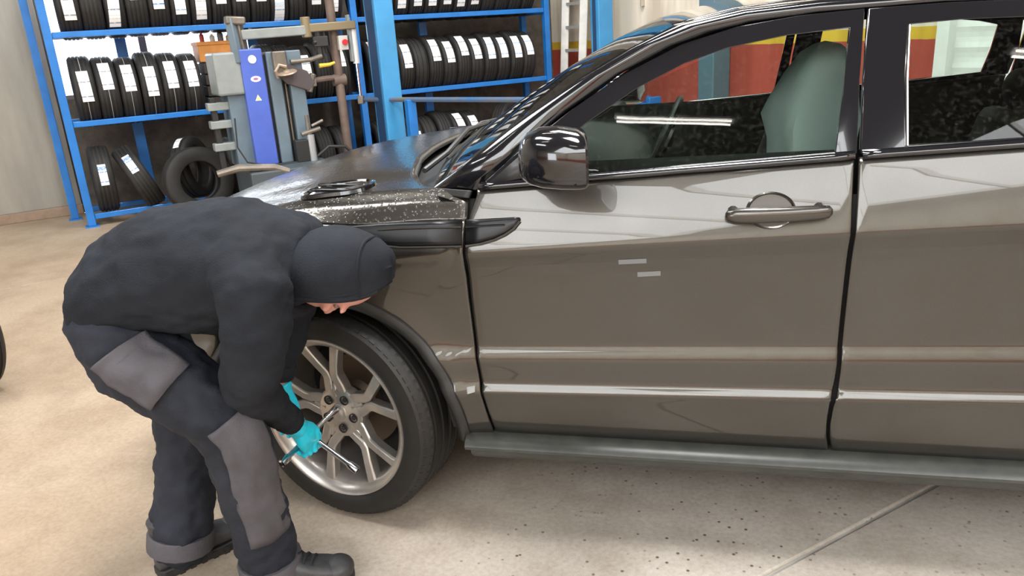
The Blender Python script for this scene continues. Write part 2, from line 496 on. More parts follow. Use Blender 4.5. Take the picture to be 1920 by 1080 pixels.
# pipes and cracks on the cream wall
M_PIPE = mat('painted conduit', (0.42, 0.36, 0.30), 0.5)
for b, z0, z1 in ((-0.75, 1.95, 4.4), (-1.05, 1.75, 4.4), (-1.45, 2.0, 4.4)):
    q = MB().cyl(RW(ROOM_A1-0.02, b, z0), RW(ROOM_A1-0.02, b, z1), 0.016, 8)
    q.cyl(RW(ROOM_A1-0.02, b, z0-0.03), RW(ROOM_A1-0.02, b, z0+0.05), 0.026, 8)
    tag(q.obj('conduit_pipe', M_PIPE), {-0.75: 'left one of three thin brown pipes on the cream wall', -1.05: 'middle one of three thin brown pipes on the cream wall', -1.45: 'right one of three thin brown pipes on the cream wall'}[b], 'pipe', 'pipes on the cream wall')
# walls behind the photographer
struct('wall_front', bbox(ROOM_A0, ROOM_A1, ROOM_B0-0.2, ROOM_B0, 0, CEIL), M_WALL, smooth=0)
lw = MB()
bbox(ROOM_A0-0.2, ROOM_A0, ROOM_B0, DOOR_B-DOOR_W/2, 0, CEIL, lw)
bbox(ROOM_A0-0.2, ROOM_A0, DOOR_B+DOOR_W/2, ROOM_B1+0.2, 0, CEIL, lw)
bbox(ROOM_A0-0.2, ROOM_A0, DOOR_B-DOOR_W/2, DOOR_B+DOOR_W/2, DOOR_H, CEIL, lw)
struct('wall_left', lw, M_WALL, smooth=0)

# fluorescent battens hanging from the ceiling
M_TUBE = mat('fluorescent tube', (1, 1, 1), 0.4, emit=(1.0, 0.97, 0.90), estr=26)
M_BATTEN = mat('white batten', (0.8, 0.8, 0.8), 0.4)
LAMPS = []
def tube_lamp(c, ang, label, L=1.5):
    t = thing('ceiling_lamp', label, 'lamp', c, 'fluorescent ceiling lamps')
    d = Vector((math.cos(ang), math.sin(ang), 0)); c = Vector(c)
    MB().bar(c-d*L/2+Vector((0, 0, 0.06)), c+d*L/2+Vector((0, 0, 0.06)), 0.10, 0.05).obj('housing', M_BATTEN, t, smooth=0, bevel=0.006)
    n = Vector((-d.y, d.x, 0))
    for s in (-1, 1):
        MB().cyl(c-d*(L/2-0.03)+n*0.035*s, c+d*(L/2-0.03)+n*0.035*s, 0.014, 10).obj('tube', M_TUBE, t)
    for s in (-1, 1):
        e = c+d*s*L*0.4
        MB().cyl(e+Vector((0, 0, 0.08)), Vector((e.x, e.y, CEIL)), 0.006, 6).obj('hanger', M_BATTEN, t)

tube_lamp((.64, -3.64, 5.40), math.radians(-11), 'fluorescent lamp hanging just behind the photographer', 1.15)
tube_lamp((-3.2, -1.2, 5.40), math.radians(-11), 'fluorescent lamp hanging left of the photographer', 1.5)
tube_lamp((4.2, -3.0, 5.40), math.radians(-11), 'fluorescent lamp hanging right of the photographer', 1.5)
tube_lamp((-1.2, 3.2, 5.40), math.radians(-11), 'fluorescent lamp hanging over the tyre changer side', 1.5)
# ================================================================== the car
def paint_mat():
    m = mat('bronze grey metallic paint', (0.064, 0.058, 0.049), 0.30, metal=0.85, coat=1.0, coatr=0.02)
    ns, ls = nodes_of(m); p = ns['Principled BSDF']
    tc = ns.new('ShaderNodeTexCoord')
    nz = ns.new('ShaderNodeTexNoise'); nz.inputs['Scale'].default_value = 5; nz.inputs['Detail'].default_value = 8
    ls.new(tc.outputs['Object'], nz.inputs['Vector'])
    mr = ns.new('ShaderNodeMapRange'); mr.inputs['From Min'].default_value = 0.4; mr.inputs['From Max'].default_value = 0.75
    mr.inputs['To Min'].default_value = 0.29; mr.inputs['To Max'].default_value = 0.40
    ls.new(nz.outputs['Fac'], mr.inputs['Value']); ls.new(mr.outputs[0], p.inputs['Roughness'])
    # flake
    vo = ns.new('ShaderNodeTexVoronoi'); vo.inputs['Scale'].default_value = 900; ls.new(tc.outputs['Object'], vo.inputs['Vector'])
    mx = ns.new('ShaderNodeMixRGB'); mx.inputs[0].default_value = 0.015; mx.inputs[1].default_value = (0.064, 0.058, 0.049, 1)
    ls.new(vo.outputs['Color'], mx.inputs[2]); ls.new(mx.outputs[0], p.inputs['Base Color'])
    return m
M_PAINT = paint_mat()
M_WET = M_PAINT.copy(); M_WET.name = 'wet spotted paint'
def _wet():
    ns, ls = nodes_of(M_WET); p = ns['Principled BSDF']
    tc = ns.new('ShaderNodeTexCoord'); vo = ns.new('ShaderNodeTexVoronoi'); vo.inputs['Scale'].default_value = 85; ls.new(tc.outputs['Object'], vo.inputs['Vector'])
    nz = ns.new('ShaderNodeTexNoise'); nz.inputs['Scale'].default_value = 60; nz.inputs['Detail'].default_value = 5; ls.new(tc.outputs['Object'], nz.inputs['Vector'])
    rp = ns.new('ShaderNodeValToRGB'); rp.color_ramp.elements[0].position = .12; rp.color_ramp.elements[0].color = (1, 1, 1, 1); rp.color_ramp.elements[1].position = .3; rp.color_ramp.elements[1].color = (0, 0, 0, 1); ls.new(vo.outputs['Distance'], rp.inputs['Fac'])
    ad = ns.new('ShaderNodeMath'); ls.new(rp.outputs[0], ad.inputs[0]); ls.new(nz.outputs['Fac'], ad.inputs[1])
    bp = ns.new('ShaderNodeBump'); bp.inputs['Strength'].default_value = .22; bp.inputs['Distance'].default_value = .004; ls.new(ad.outputs[0], bp.inputs['Height'])
    ls.new(bp.outputs[0], p.inputs['Normal']); ls.new(bp.outputs[0], p.inputs['Coat Normal'])
    p.inputs['Coat Roughness'].default_value = .12
_wet()
M_GLOSSB = mat('gloss black', (0.008, 0.008, 0.010), 0.12, coat=1.0)
M_SATB = mat('satin black plastic', (0.022, 0.022, 0.022), 0.45, var=0.2, vscale=20, bump=0.05, bscale=200)
M_GREYPL = mat('grey green sill plastic', (0.045, 0.048, 0.043), 0.34, var=0.2, vscale=14)
M_UNDER = mat('underbody', (0.012, 0.012, 0.012), 0.8)
M_CHROME = mat('chrome', (0.75, 0.75, 0.76), 0.08, metal=1.0)
M_ALLOY = mat('machined alloy', (0.50, 0.465, 0.43), 0.32, metal=0.75, coat=0.4, var=0.12, vscale=12)
M_ALLOYD = mat('dirty barrel', (0.20, 0.16, 0.12), 0.55, metal=0.5, col2=(0.32, 0.25, 0.17), vscale=10)
M_RUBBER = mat('tyre rubber', (0.016, 0.015, 0.014), 0.62, var=0.35, vscale=6, bump=0.08, bscale=120)
M_RUBBER2 = mat('car tyre rubber', (0.008, 0.0078, 0.0075), 0.55, col2=(0.017, 0.0155, 0.014), vscale=5, bump=0.10, bscale=60)
M_GLASS = glass_mat('tinted car glass', (0.76, 0.83, 0.79), 1.1, 1.5, dirt=0.05)
M_GLASSW = glass_mat('windscreen glass', (0.74, 0.82, 0.79), 1.0, 1.5, dirt=0.06)
M_SEAT = mat('dark seat cloth', (0.016, 0.019, 0.017), 0.75, bump=0.1, bscale=80)
M_TRIM = mat('interior trim', (0.016, 0.021, 0.018), 0.55, bump=0.05, bscale=90)
M_LINER = mat('headliner', (0.30, 0.30, 0.27), 0.9)
M_RED = mat('tail lamp red', (0.45, 0.01, 0.01), 0.15, coat=1.0)
M_LAMP = mat('lamp lens', (0.65, 0.67, 0.70), 0.1, metal=0.3, coat=1.0)

CAR = thing('car', 'bronze grey compact SUV with black roof parked beside the mechanic', 'car', (1.3, 0.95, 0))
WC, WR_ = (0.02, 0.366), 0.43       # front wheel centre (x, z), arch radius
WB = 2.66
PX, PY = pchip([.10, .20, .30, .345, .40, .46, .505, .515, .521, .540, .550, .615, .640, .662, .70, .80, .88, .92, .945, .960, .965, .972, .985, 1.02, 1.06, 1.10, 1.139, 1.2, 1.3],
               [.18, .12, .075, .052, .032, .016, .006, .003, .004, .016, .018, .016, .022, .030, .0305, .027, .021, .014, .006, .001, 0., .001, .005, .0165, .031, .047, .064, .110, .20], 2400)
ZREF = [-1, .345, .521, .615, .662, .965, 1.139, 2.2]
def belt(x): return float(np.interp(x, [.3, .52, 1.54, 1.91, 2.5, 3.3], [1.095, 1.110, 1.172, 1.190, 1.225, 1.27]))
def anchors(x):
    c = .510+(x-.53)*.0235
    return [-1, .345, c, .600+.030*(x-.51), .647+.031*(x-.51), .938+.053*(x-.55), belt(x), belt(x)+1.06]
def S0(x, z):
    xx = min(max(x, -0.2), 3.2)
    v = float(np.interp(z, anchors(xx), ZREF))
    return float(np.interp(v, PX, PY))
def NOSE(x):
    u = min(1, max(0, (-.30-x)/.57)); r = 0.95*(1-(1-u**2.8)**(1/2.8))
    u = min(1, max(0, (x-2.95)/.53)); return r+0.95*(1-(1-u**3.2)**(1/3.2))
def S(x, z):
    y = S0(x, z)+NOSE(x)
    for cx in (WC[0], WC[0]+WB):
        r = math.hypot(x-cx, z-WC[1])
        if z > 0.2: y -= 0.010*math.exp(-((r-WR_)/0.06)**2)*smoothstep(1.0, 0.8, z)
    return y
def both(fn):
    """near side and its mirror image on the far side"""
    for mir in (False, True):
        fn((lambda p: Vector((p[0], 1.90-p[1], p[2]))) if mir else (lambda p: Vector(p)), mir)

def cutF(z): return float(np.interp(z, [.34, .375, .504, .647, .798, .974, 1.066, 1.123], [.548, .541, .526, .512, .507, .509, .520, .540]))
def cutB(z): return float(np.interp(z, [.34, .40, .451, .517, .56, .612, .825, 1.037, 1.182, 1.3, 1.53], [1.523, 1.510, 1.506, 1.509, 1.518, 1.521, 1.525, 1.529, 1.535, 1.541, 1.565]))
def cutR(z): return float(np.interp(z, [.34, .5, .65, .8, .95, 1.1, 1.25], [2.19, 2.21, 2.275, 2.36, 2.42, 2.445, 2.45]))
ZS = sorted(set(list(np.round(np.linspace(0, 1, 60), 4))))
def zrow(x, t):
    """rows follow the creases"""
    a = anchors(x)
    key = [.345, a[2]-.016, a[2]-.005, a[2], a[2]+.019, a[2]+.03, a[3], a[4], a[5], a[6]]
    frac = [0, .20, .23, .25, .29, .32, .40, .50, .76, 1]
    return float(np.interp(t, frac, key))
def door(name, xl, xr, parent, tf):
    mb = MB(); g = 0.0035
    def fn(u, v):
        xm = .5*(xl(.7)+xr(.7)); z = zrow(xm, v)
        x0, x1 = xl(z)+g, xr(z)-g
        x = x0+(x1-x0)*u
        z = zrow(x, v)
        e = min(u, 1-u)*(x1-x0)
        dy = 0.004*max(0, 1-e/0.006)+0.004*max(0, 1-(z-.345)/0.008)
        return tf((x, S(x, z)+dy, z))
    nu = 40
    us = [0, .004, .010]+list(np.linspace(.03, .97, 30))+[.990, .996, 1]
    vs = sorted(set([0, .008, .2, .23, .25, .29, .32, .4, .5, .69, .72, .74, .75, .76, .77, .785, .80, 1]+list(np.linspace(0, 1, 44))))
    V = [fn(u, v) for u in us for v in vs]; n = len(vs)
    F = [(i*n+j, (i+1)*n+j, (i+1)*n+j+1, i*n+j+1) for i in range(len(us)-1) for j in range(n-1)]
    mb.add(V, F)
    return mb.obj(name, M_PAINT, parent, smooth=40, solid=0.022, solid_off=-1)
def fix_solid(o, mir):
    """panels thicken inwards on either side"""
    return o

# -- panels
def radial(cx, cz, poly, th0, th1, r0, nth, nr, tf, corner=()):
    """patch between a wheel arch and an outline, in polar rays from the wheel centre"""
    ths = sorted(set(list(np.linspace(th0, th1, nth))+[t for t in corner if th0 < t < th1]))
    def hit(t):
        dx, dz = math.cos(t), math.sin(t); best = 0
        for (x0, z0), (x1, z1) in zip(poly[:-1], poly[1:]):
            ex, ez = x1-x0, z1-z0; den = dx*ez-dz*ex
            if abs(den) < 1e-9: continue
            r = ((x0-cx)*ez-(z0-cz)*ex)/den; s = ((x0-cx)*dz-(z0-cz)*dx)/den
            if r > 0 and -1e-6 <= s <= 1+1e-6: best = max(best, r)
        return best
    V = []
    for t in ths:
        R = max(hit(t), r0+0.004)
        for j in range(nr+1):
            q = (j/nr)
            r = r0+(R-r0)*q
            x, z = cx+r*math.cos(t), cz+r*math.sin(t)
            V.append(tf((x, S(x, z)+(0.006 if j == 0 else 0), z)))
    n = nr+1
    F = [(i*n+j, (i+1)*n+j, (i+1)*n+j+1, i*n+j+1) for i in range(len(ths)-1) for j in range(nr)]
    return MB().add(V, F)
def shut(x): return 1.028-0.011*math.exp(-((x-.2)/.15)**2)-0.20*max(0, -x)**2 if x < 0.5 else 1.028
FPOLY = [(.470, .30), (.536, .335)]+[(cutF(z)-.0035, z) for z in (.36, .5, .65, .8, .95, 1.028)]+[(x, shut(x)-.003) for x in (.5, .4, .3, .2, .1, 0, -.1, -.2, -.3, -.4, -.46)]+[(-.50, .84), (-.45, .72), (-.40, .60), (-.42, .50)]
QPOLY = [(2.20, .30)]+[(cutR(z)+.0035, z) for z in (.34, .5, .65, .8, .95, 1.1, 1.22)]+[(2.46, 1.222), (2.8, 1.24), (3.12, 1.26), (3.16, 1.0), (3.16, .36), (3.0, .30)]
def panels(tf, mir):
    ang = lambda p, c: math.atan2(p[1]-c[1], p[0]-c[0])
    c1 = WC
    radial(c1[0], c1[1], FPOLY, ang((.468, .335), c1), ang((-.40, .60), c1), WR_, 70, 26, tf, [ang(p, c1) for p in FPOLY]).obj('front_fender', M_PAINT, CAR, smooth=40, solid=0.02, solid_off=-1 if not mir else -1)
    c2 = (WC[0]+WB, WC[1])
    radial(c2[0], c2[1], QPOLY, ang((3.10, .345), c2), PI-0.05, WR_, 70, 20, tf, [ang(p, c2) for p in QPOLY]).obj('rear_quarter', M_PAINT, CAR, smooth=40, solid=0.02, solid_off=-1)
    # black wheel-arch lips
    for c, a0, a1 in ((c1, -0.13, PI+0.12), (c2, -0.12, PI+0.1)):
        mb = MB(); V = []; n = 48
        for i in range(n+1):
            t = a0+(a1-a0)*i/n
            for r, dy in ((WR_+.020, .004), (WR_+.018, -.008), (WR_+.004, -.013), (WR_-.012, -.009), (WR_-.022, .0), (WR_-.024, .03), (WR_-.02, .12), (WR_+.01, .12)):
                x, z = c[0]+r*math.cos(t), c[1]+r*math.sin(t)
                V.append(tf((x, S(x, max(z, .25))+dy, z)))
        F = [(i*8+j, (i+1)*8+j, (i+1)*8+(j+1) % 8, i*8+(j+1) % 8) for i in range(n) for j in range(8)]
        mb.add(V, F).obj('arch_trim', M_SATB, CAR, smooth=50)
        # inner liner
        li = MB(); li.grid(lambda u, v: tf((c[0]+(WR_+.01)*math.cos(-.1+(PI+.2)*u), .10+.55*v, c[1]+(WR_+.01)*math.sin(-.1+(PI+.2)*u))), 24, 3)
        li.obj('arch_liner', M_UNDER, CAR)
    fd = door('front_door', cutF, cutB, CAR, tf)
    rd = door('rear_door', cutB, cutR, CAR, tf)
    # sill moulding
    sm = MB(); V = []
    prof = [(.060, .350), (.030, .345), (.006, .335), (-.004, .322), (-.002, .312), (.012, .303), (.030, .300), (.050, .29), (.060, .26), (.09, .235), (.16, .225), (.16, .35)]
    xs = [.452, .46, .50]+list(np.linspace(.6, 2.1, 16))+[2.2, 2.235]
    for x in xs:
        k = 1 if .455 < x < 2.23 else .4
        for y, z in prof: V.append(tf((x, y+(1-k)*.03, z)))
    n = len(prof)
    F = [(i*n+j, (i+1)*n+j, (i+1)*n+(j+1) % n, i*n+(j+1) % n) for i in range(len(xs)-1) for j in range(n)]
    F += [tuple(range(n)), tuple((len(xs)-1)*n+j for j in range(n))]
    sm.add(V, F).obj('sill_moulding', M_GREYPL, CAR, smooth=30)
    # dark inner skin seen through the shut lines
    ins = MB(); ins.grid(lambda u, v: tf((.40+2.1*u, S0(.4+2.1*u, .34+.74*v)+.030, .34+.74*v)), 30, 20)
    ins.obj('inner_skin', M_UNDER, CAR)
    return fd, rd
DOORS = {}
both(lambda tf, mir: DOORS.setdefault(mir, panels(tf, mir)))

# -- greenhouse skin
def G(x, z):
    y = .064+.50*(z-belt(x))+0.06*max(0, z-1.25)**1.5
    if x > 1.5: y += .045*((x-1.5)/1.7)**2
    return y
def frame_ring(outer, inner, tf, dep=0.018, lip=0.006):
    mb = MB(); n = len(outer)
    V = [tf((x, G(x, z), z)) for x, z in outer]+[tf((x, G(x, z)-.001, z)) for x, z in inner]
    V += [tf((x, G(x, z)+dep, z)) for x, z in inner]+[tf((x, G(x, z)+dep, z)) for x, z in outer]
    F = []
    for i in range(n):
        j = (i+1) % n
        F += [(i, j, n+j, n+i), (n+i, n+j, 2*n+j, 2*n+i), (2*n+i, 2*n+j, 3*n+j, 3*n+i), (3*n+i, 3*n+j, j, i)]
    return mb.add(V, F)
def patch(outline, tf, dep=0.0, thick=0.004, nseg=8):
    """glass: outline split into bottom chain and top chain of equal count"""
    bot, top = outline
    mb = MB(); n = len(bot); V = []
    for k in range(nseg+1):
        s = k/nseg
        for (x0, z0), (x1, z1) in zip(bot, top):
            x, z = x0+(x1-x0)*s, z0+(z1-z0)*s
            V.append(tf((x, G(x, z)+dep, z)))
    F = [(k*n+j, k*n+j+1, (k+1)*n+j+1, (k+1)*n+j) for k in range(nseg) for j in range(n-1)]
    return mb.add(V, F)
FO = [(.545, 1.112), (.66, 1.205), (.80, 1.305), (.95, 1.395), (1.10, 1.462), (1.25, 1.500), (1.40, 1.517), (1.561, 1.523), (1.545, 1.35), (1.535, 1.180), (1.2, 1.152), (.85, 1.131)]
FI = [(.70, 1.138), (.745, 1.195), (.845, 1.270), (.985, 1.356), (1.11, 1.413), (1.22, 1.446), (1.37, 1.469), (1.524, 1.478), (1.505, 1.33), (1.484, 1.180), (1.2, 1.163), (.85, 1.146)]
RO = [(1.542, 1.180), (1.552, 1.35), (1.569, 1.523), (1.75, 1.525), (1.95, 1.520), (2.15, 1.506), (2.30, 1.485), (2.43, 1.452), (2.45, 1.33), (2.44, 1.222), (2.1, 1.203), (1.8, 1.188)]
RI = [(1.652, 1.196), (1.658, 1.35), (1.668, 1.478), (1.78, 1.482), (1.95, 1.478), (2.15, 1.464), (2.27, 1.447), (2.345, 1.428), (2.345, 1.33), (2.335, 1.236), (2.1, 1.216), (1.8, 1.202)]
def greenhouse(tf, mir):
    fd, rd = DOORS[mir]
    frame_ring(FO, FI, tf).obj('window_frame', M_GLOSSB, fd, smooth=40, bevel=0.003)
    frame_ring(RO, RI, tf).obj('window_frame', M_GLOSSB, rd, smooth=40, bevel=0.003)
    patch(([(.70, 1.138), (.85, 1.146), (1.0, 1.153), (1.2, 1.163), (1.35, 1.172), (1.484, 1.18)], [(.745, 1.195), (.845, 1.27), (.985, 1.356), (1.22, 1.446), (1.37, 1.469), (1.524, 1.478)]), tf, .008).obj('window_glass', M_GLASS, fd)
    patch(([(1.652, 1.196), (1.8, 1.202), (1.95, 1.209), (2.1, 1.216), (2.22, 1.226), (2.335, 1.236)], [(1.668, 1.478), (1.78, 1.482), (1.95, 1.478), (2.15, 1.464), (2.27, 1.447), (2.345, 1.428)]), tf, .008).obj('window_glass', M_GLASS, rd)
    # black waist strip under the glass
    for o, x0, x1 in ((fd, .55, 1.53), (rd, 1.547, 2.44)):
        mb = MB(); mb.grid(lambda u, v: tf((x0+(x1-x0)*u, S0(x0+(x1-x0)*u, belt(x0+(x1-x0)*u))-.003+.012*v*v-.004*math.sin(PI*v), belt(x0+(x1-x0)*u)-.002+.016*v)), 20, 4)
        mb.obj('waist_strip', M_GLOSSB, o, smooth=50, solid=0.006)
    # bright edge of the rear glass
    mb = MB(); mb.tube([tf((x, G(x, z)-.003, z)) for x, z in ((1.648, 1.196), (1.652, 1.35), (1.662, 1.476))], .0045, 8)
    mb.obj('glass_edge_trim', M_CHROME, rd)
    # body side between the roof and the door frames (cant rail) with A pillar
    aw = [(.395, .128, 1.105), (.52, .140, 1.195), (.66, .160, 1.290), (.80, .183, 1.375), (.95, .212, 1.455), (1.08, .245, 1.512), (1.25, .285, 1.545), (1.45, .300, 1.556), (1.75, .305, 1.560), (2.1, .315, 1.552), (2.45, .33, 1.528), (2.8, .35, 1.485), (3.15, .385, 1.415)]
    ad = [(.541, G(.541, 1.112), 1.108), (.656, G(.656, 1.209), 1.209), (.797, G(.797, 1.309), 1.309), (.947, G(.947, 1.399), 1.399), (1.09, G(1.09, 1.462), 1.462), (1.18, G(1.18, 1.488), 1.488), (1.28, G(1.28, 1.508), 1.508), (1.45, G(1.45, 1.523), 1.523), (1.75, G(1.75, 1.529), 1.529), (2.1, G(2.1, 1.514), 1.514), (2.44, G(2.44, 1.458), 1.458), (2.75, G(2.75, 1.41), 1.41), (3.08, G(3.08, 1.33), 1.33)]
    mb = MB(); n = 6; V = []
    for a, b in zip(aw, ad):
        a, b = Vector(a), Vector(b)
        for k in range(n+1):
            p = a.lerp(b, k/n); p.y -= .016*math.sin(PI*k/n)*(1 if b.x > .6 else .5); p.z += .008*math.sin(PI*k/n)
            V.append(tf(p))
    F = [(i*(n+1)+k, (i+1)*(n+1)+k, (i+1)*(n+1)+k+1, i*(n+1)+k+1) for i in range(len(aw)-1) for k in range(n)]
    mb.add(V, F).obj('roof_pillar', M_GLOSSB, CAR, smooth=40, solid=0.03, solid_off=-1)
    pbq = MB(); pbq.grid(lambda u, v: tf(Vector((.385, .135, 1.103)).lerp(Vector((.530, .062, 1.106)), u).lerp(Vector((.34, .150, 1.085)).lerp(Vector((.520, .058, 1.085)), u), v)), 8, 6); pbq.obj('pillar_base', M_SATB, CAR, smooth=60, solid=.01)
    # rear quarter pillar and glass
    mb = MB(); mb.grid(lambda u, v: tf((2.452+(.70-.10*v)*u, G(2.452+(.70-.10*v)*u, (1.224+.04*u)*(1-v)+v*(1.455-.115*u)), (1.224+.04*u)*(1-v)+v*(1.455-.115*u))), 14, 8)
    mb.obj('quarter_pillar', M_GLOSSB, CAR, smooth=40, solid=0.02, solid_off=-1)
both(lambda tf, mir: greenhouse(tf, mir))
AW = [(.395, .128, 1.105), (.52, .140, 1.195), (.66, .160, 1.290), (.80, .183, 1.375), (.95, .212, 1.455), (1.08, .245, 1.512)]
# windscreen
def wsf(u, v):
    i = v*(len(AW)-1); k = min(int(i), len(AW)-2); f = i-k
    p = Vector(AW[k]).lerp(Vector(AW[k+1]), f)
    y = p.y+(1.9-2*p.y)*u; s = 1-(2*u-1)**2
    return Vector((p.x-.11*s*(1-.45*v), y, p.z+.030*s))
MB().grid(wsf, 24, 15).obj('windscreen', M_GLASSW, CAR, smooth=60)
def wsb(u, v):
    q = wsf(u, 1-v*.10) ; return q+Vector((-.001, 0, .004))
# roof
def rf(u, v):
    x = 1.08+2.09*v
    ye = float(np.interp(x, [1.08, 1.25, 1.45, 1.75, 2.1, 2.45, 2.8, 3.17], [.245, .285, .300, .305, .315, .33, .35, .385]))
    ze = float(np.interp(x, [1.08, 1.25, 1.45, 1.75, 2.1, 2.45, 2.8, 3.17], [1.512, 1.545, 1.556, 1.560, 1.552, 1.528, 1.485, 1.41]))
    s = 1-(2*u-1)**2
    k = smoothstep(0, .3, v)
    return Vector((x-.06*s*(1-v), ye+(1.9-2*ye)*u, ze+.030*s*(1-k)+.038*s**.7*k))
MB().grid(rf, 24, 26).obj('roof', M_GLOSSB, CAR, smooth=60, solid=0.02, solid_off=-1)
MB().grid(lambda u, v: rf(.03+.94*u, v)-Vector((0, 0, .045)), 12, 12).obj('headliner', M_LINER, CAR)
# -- hood
def xfront(y):
    Y = min(1, abs(y-.95)/.93); return -.30-.485*(1-Y**2.8)**(1/2.8)
def xrear(y):
    yy = min(y, 1.9-y); return float(np.interp(yy, [.0, .07, .09, .12, .16, .2, .3, .55, .8, .95], [.517, .515, .485, .42, .365, .335, .280, .215, .19, .185]))
def hood_z(x, y):
    yy = min(y, 1.9-y)
    return 1.066+.050*smoothstep(.0, .75, yy)-.25*max(0, .12-x)**2+.012*smoothstep(.25, .36, yy)+.036*smoothstep(-.25, .45, x)*(1-.65*smoothstep(.15, .7, yy))
def hood(u, v):
    # v 0 front .. 1 rear along the side, u 0..1 across half
    near = u <= .5; t = (u if near else 1-u)*2
    tt = t**1.35
    xs = -.46+(.517+.46)*v
    y0 = S(xs, shut(xs))
    y = y0+(.95-y0)*tt
    a = xfront(y) if y > S(-.46, shut(-.46)) else -.46
    a = min(a, -.46); b = xrear(y)
    x = a+(b-a)*v if tt > 0 else xs
    k = min(1, tt/.12); x = xs*(1-k)+x*k
    dy = (y-y0)
    top = hood_z(x, y)
    edge = shut(x)
    if x < -.46: edge = shut(-.46)-.04*(-.46-x)
    ww = .085-.030*smoothstep(-.1, .45, x); w_ = min(1, 1.25*dy/ww) if dy < .55*ww else .6875+.3125*smoothstep(.55*ww, 1.5*ww, dy)
    z = edge*(1-w_)+top*w_
    z = max(z, edge-.03)
    if tt > 0.2 and v < .12: z -= .05*(1-v/.12)**2
    if not near: y = 1.9-y
    return Vector((x, y, z))
us = list(np.linspace(0, .12, 14))+list(np.linspace(.15, .85, 26))+list(np.linspace(.88, 1, 14)); vs_ = list(np.linspace(0, 1, 46))
hb = MB(); hb.add([hood(u, v) for u in us for v in vs_], [(i*46+j, (i+1)*46+j, (i+1)*46+j+1, i*46+j+1) for i in range(len(us)-1) for j in range(45)])
HOOD = hb.obj('hood', M_WET, CAR, smooth=60, solid=0.018, solid_off=-1)
# hood vents (black ring, paint in the middle, dark slot)
def hood_vent(tf, mir):
    oc = Vector((.055, .20, 0)); pts = []
    for k in range(40):
        a = 2*PI*k/40; c_, s_ = math.cos(a), math.sin(a)
        x = oc.x+.120*math.copysign(abs(c_)**.6, c_)+.02*s_; y = oc.y+.075*math.copysign(abs(s_)**.8, s_)-.02*c_
        pts.append((x, y))
    mb = MB(); V = []
    for sc, dz in ((1.0, .000), (.97, .010), (.90, .012), (.84, .004)):
        for x, y in pts:
            X, Y = oc.x+(x-oc.x)*sc, oc.y+(y-oc.y)*sc
            V.append(tf((X, Y, hood_z(X, Y)+dz)))
    n = 40; F = [(i*n+j, i*n+(j+1) % n, (i+1)*n+(j+1) % n, (i+1)*n+j) for i in range(3) for j in range(n)]
    o = mb.add(V, F).obj('hood_vent', M_GLOSSB, CAR, smooth=50)
    m2 = MB(); m2.add([tf((oc.x+(x-oc.x)*.84, oc.y+(y-oc.y)*.84, hood_z(x, y)+.005)) for x, y in pts], [tuple(range(40))]).obj('vent_panel', M_WET, o)
    for s in (-.03, .03):
        MB().bar(tf((oc.x-.085, oc.y+s+.012, hood_z(oc.x, oc.y+s)+.008)), tf((oc.x+.085, oc.y+s-.012, hood_z(oc.x, oc.y+s)+.008)), .020, .010).obj('vent_slat', M_GLOSSB, o, bevel=.003)
both(hood_vent)
# cowl, wipers
MB().grid(lambda u, v: Vector((xrear(.06+1.78*u)-.03+(wsf(u, 0).x+.03-xrear(.06+1.78*u)+.03)*v, .06+1.78*u, 1.075+.02*v+.02*math.sin(PI*u))), 20, 5).obj('cowl', M_SATB, CAR, smooth=60)
for y0, y1 in ((.32, .95), (1.0, 1.58)):
    p0, p1 = wsf((y0-.13)/1.64, .03), wsf((y1-.13)/1.64, .10)
    wp = MB(); wp.tube([p0+Vector((-.05, -.05, .0)), p0+Vector((-.02, .1, .03)), p1+Vector((-.01, -.25, .02)), p1+Vector((-.005, 0, .012))], .009, 8)
    wp.tube([p0.lerp(p1, t)+Vector((-.006, 0, .012)) for t in (.1, .4, .7, 1.1)], .006, 6)
    wp.obj('wiper', M_SATB, CAR)
# -- nose
def plan(phi, B):
    s, c = math.sin(phi), math.cos(phi)
    return -.30-.57*abs(s)**(2/2.8), .95-B*math.copysign(abs(c)**(2/2.8), c)
def nose_grid(z0, z1, x_start, nz, dx, name, m, off=0.0, lim=(0, 1), extra=None):
    mb = MB()
    def fn(u, v):
        z = z0+(z1-z0)*v; xs = x_start(z); B = .95-S0(-.2, z)
        u0 = min(1, max(0, (-.30-xs)/.57)); ph0 = math.asin(u0**1.4)
        uu = lim[0]+(lim[1]-lim[0])*u
        ph = ph0+(PI-2*ph0)*uu
        x, y = plan(ph, B)
        return Vector((x+dx(z)*smoothstep(-.30, -.7, x)*1.0-off*abs(math.sin(ph)), y-off*math.cos(ph), z))
    mb.grid(fn, 48, nz)
    return mb.obj(name, m, CAR, smooth=45, solid=0.02)
arch_x = lambda z: WC[0]-math.sqrt(max(.0, (WR_+.004)**2-(z-WC[1])**2))
lean = lambda z: .10*smoothstep(.62, .95, z)+.09*smoothstep(.45, .2, z)
nose_grid(.22, .74, lambda z: float(np.interp(z, [.22, .60, .72, .84], [0, 0, -.449, -.499])) if z > .60 else arch_x(z), 14, lean, 'front_bumper', M_PAINT)
nose_grid(.75, .925, lambda z: float(np.interp(z, [.72, .84, .95], [-.452, -.502, -.52])), 6, lean, 'headlamp', M_LAMP, lim=(0, .24))
nose_grid(.75, .925, lambda z: float(np.interp(z, [.72, .84, .95], [-.452, -.502, -.52])), 6, lean, 'headlamp', M_LAMP, lim=(.76, 1))
nose_grid(.75, .925, lambda z: -.50, 6, lean, 'grille', M_GLOSSB, lim=(.24, .76))
nose_grid(.30, .50, lambda z: -.50, 6, lean, 'lower_grille', M_SATB, off=.008, lim=(.2, .8))
nose_grid(.20, .26, lambda z: -.46, 3, lean, 'skid_plate', M_GREYPL, off=.012, lim=(.1, .9))
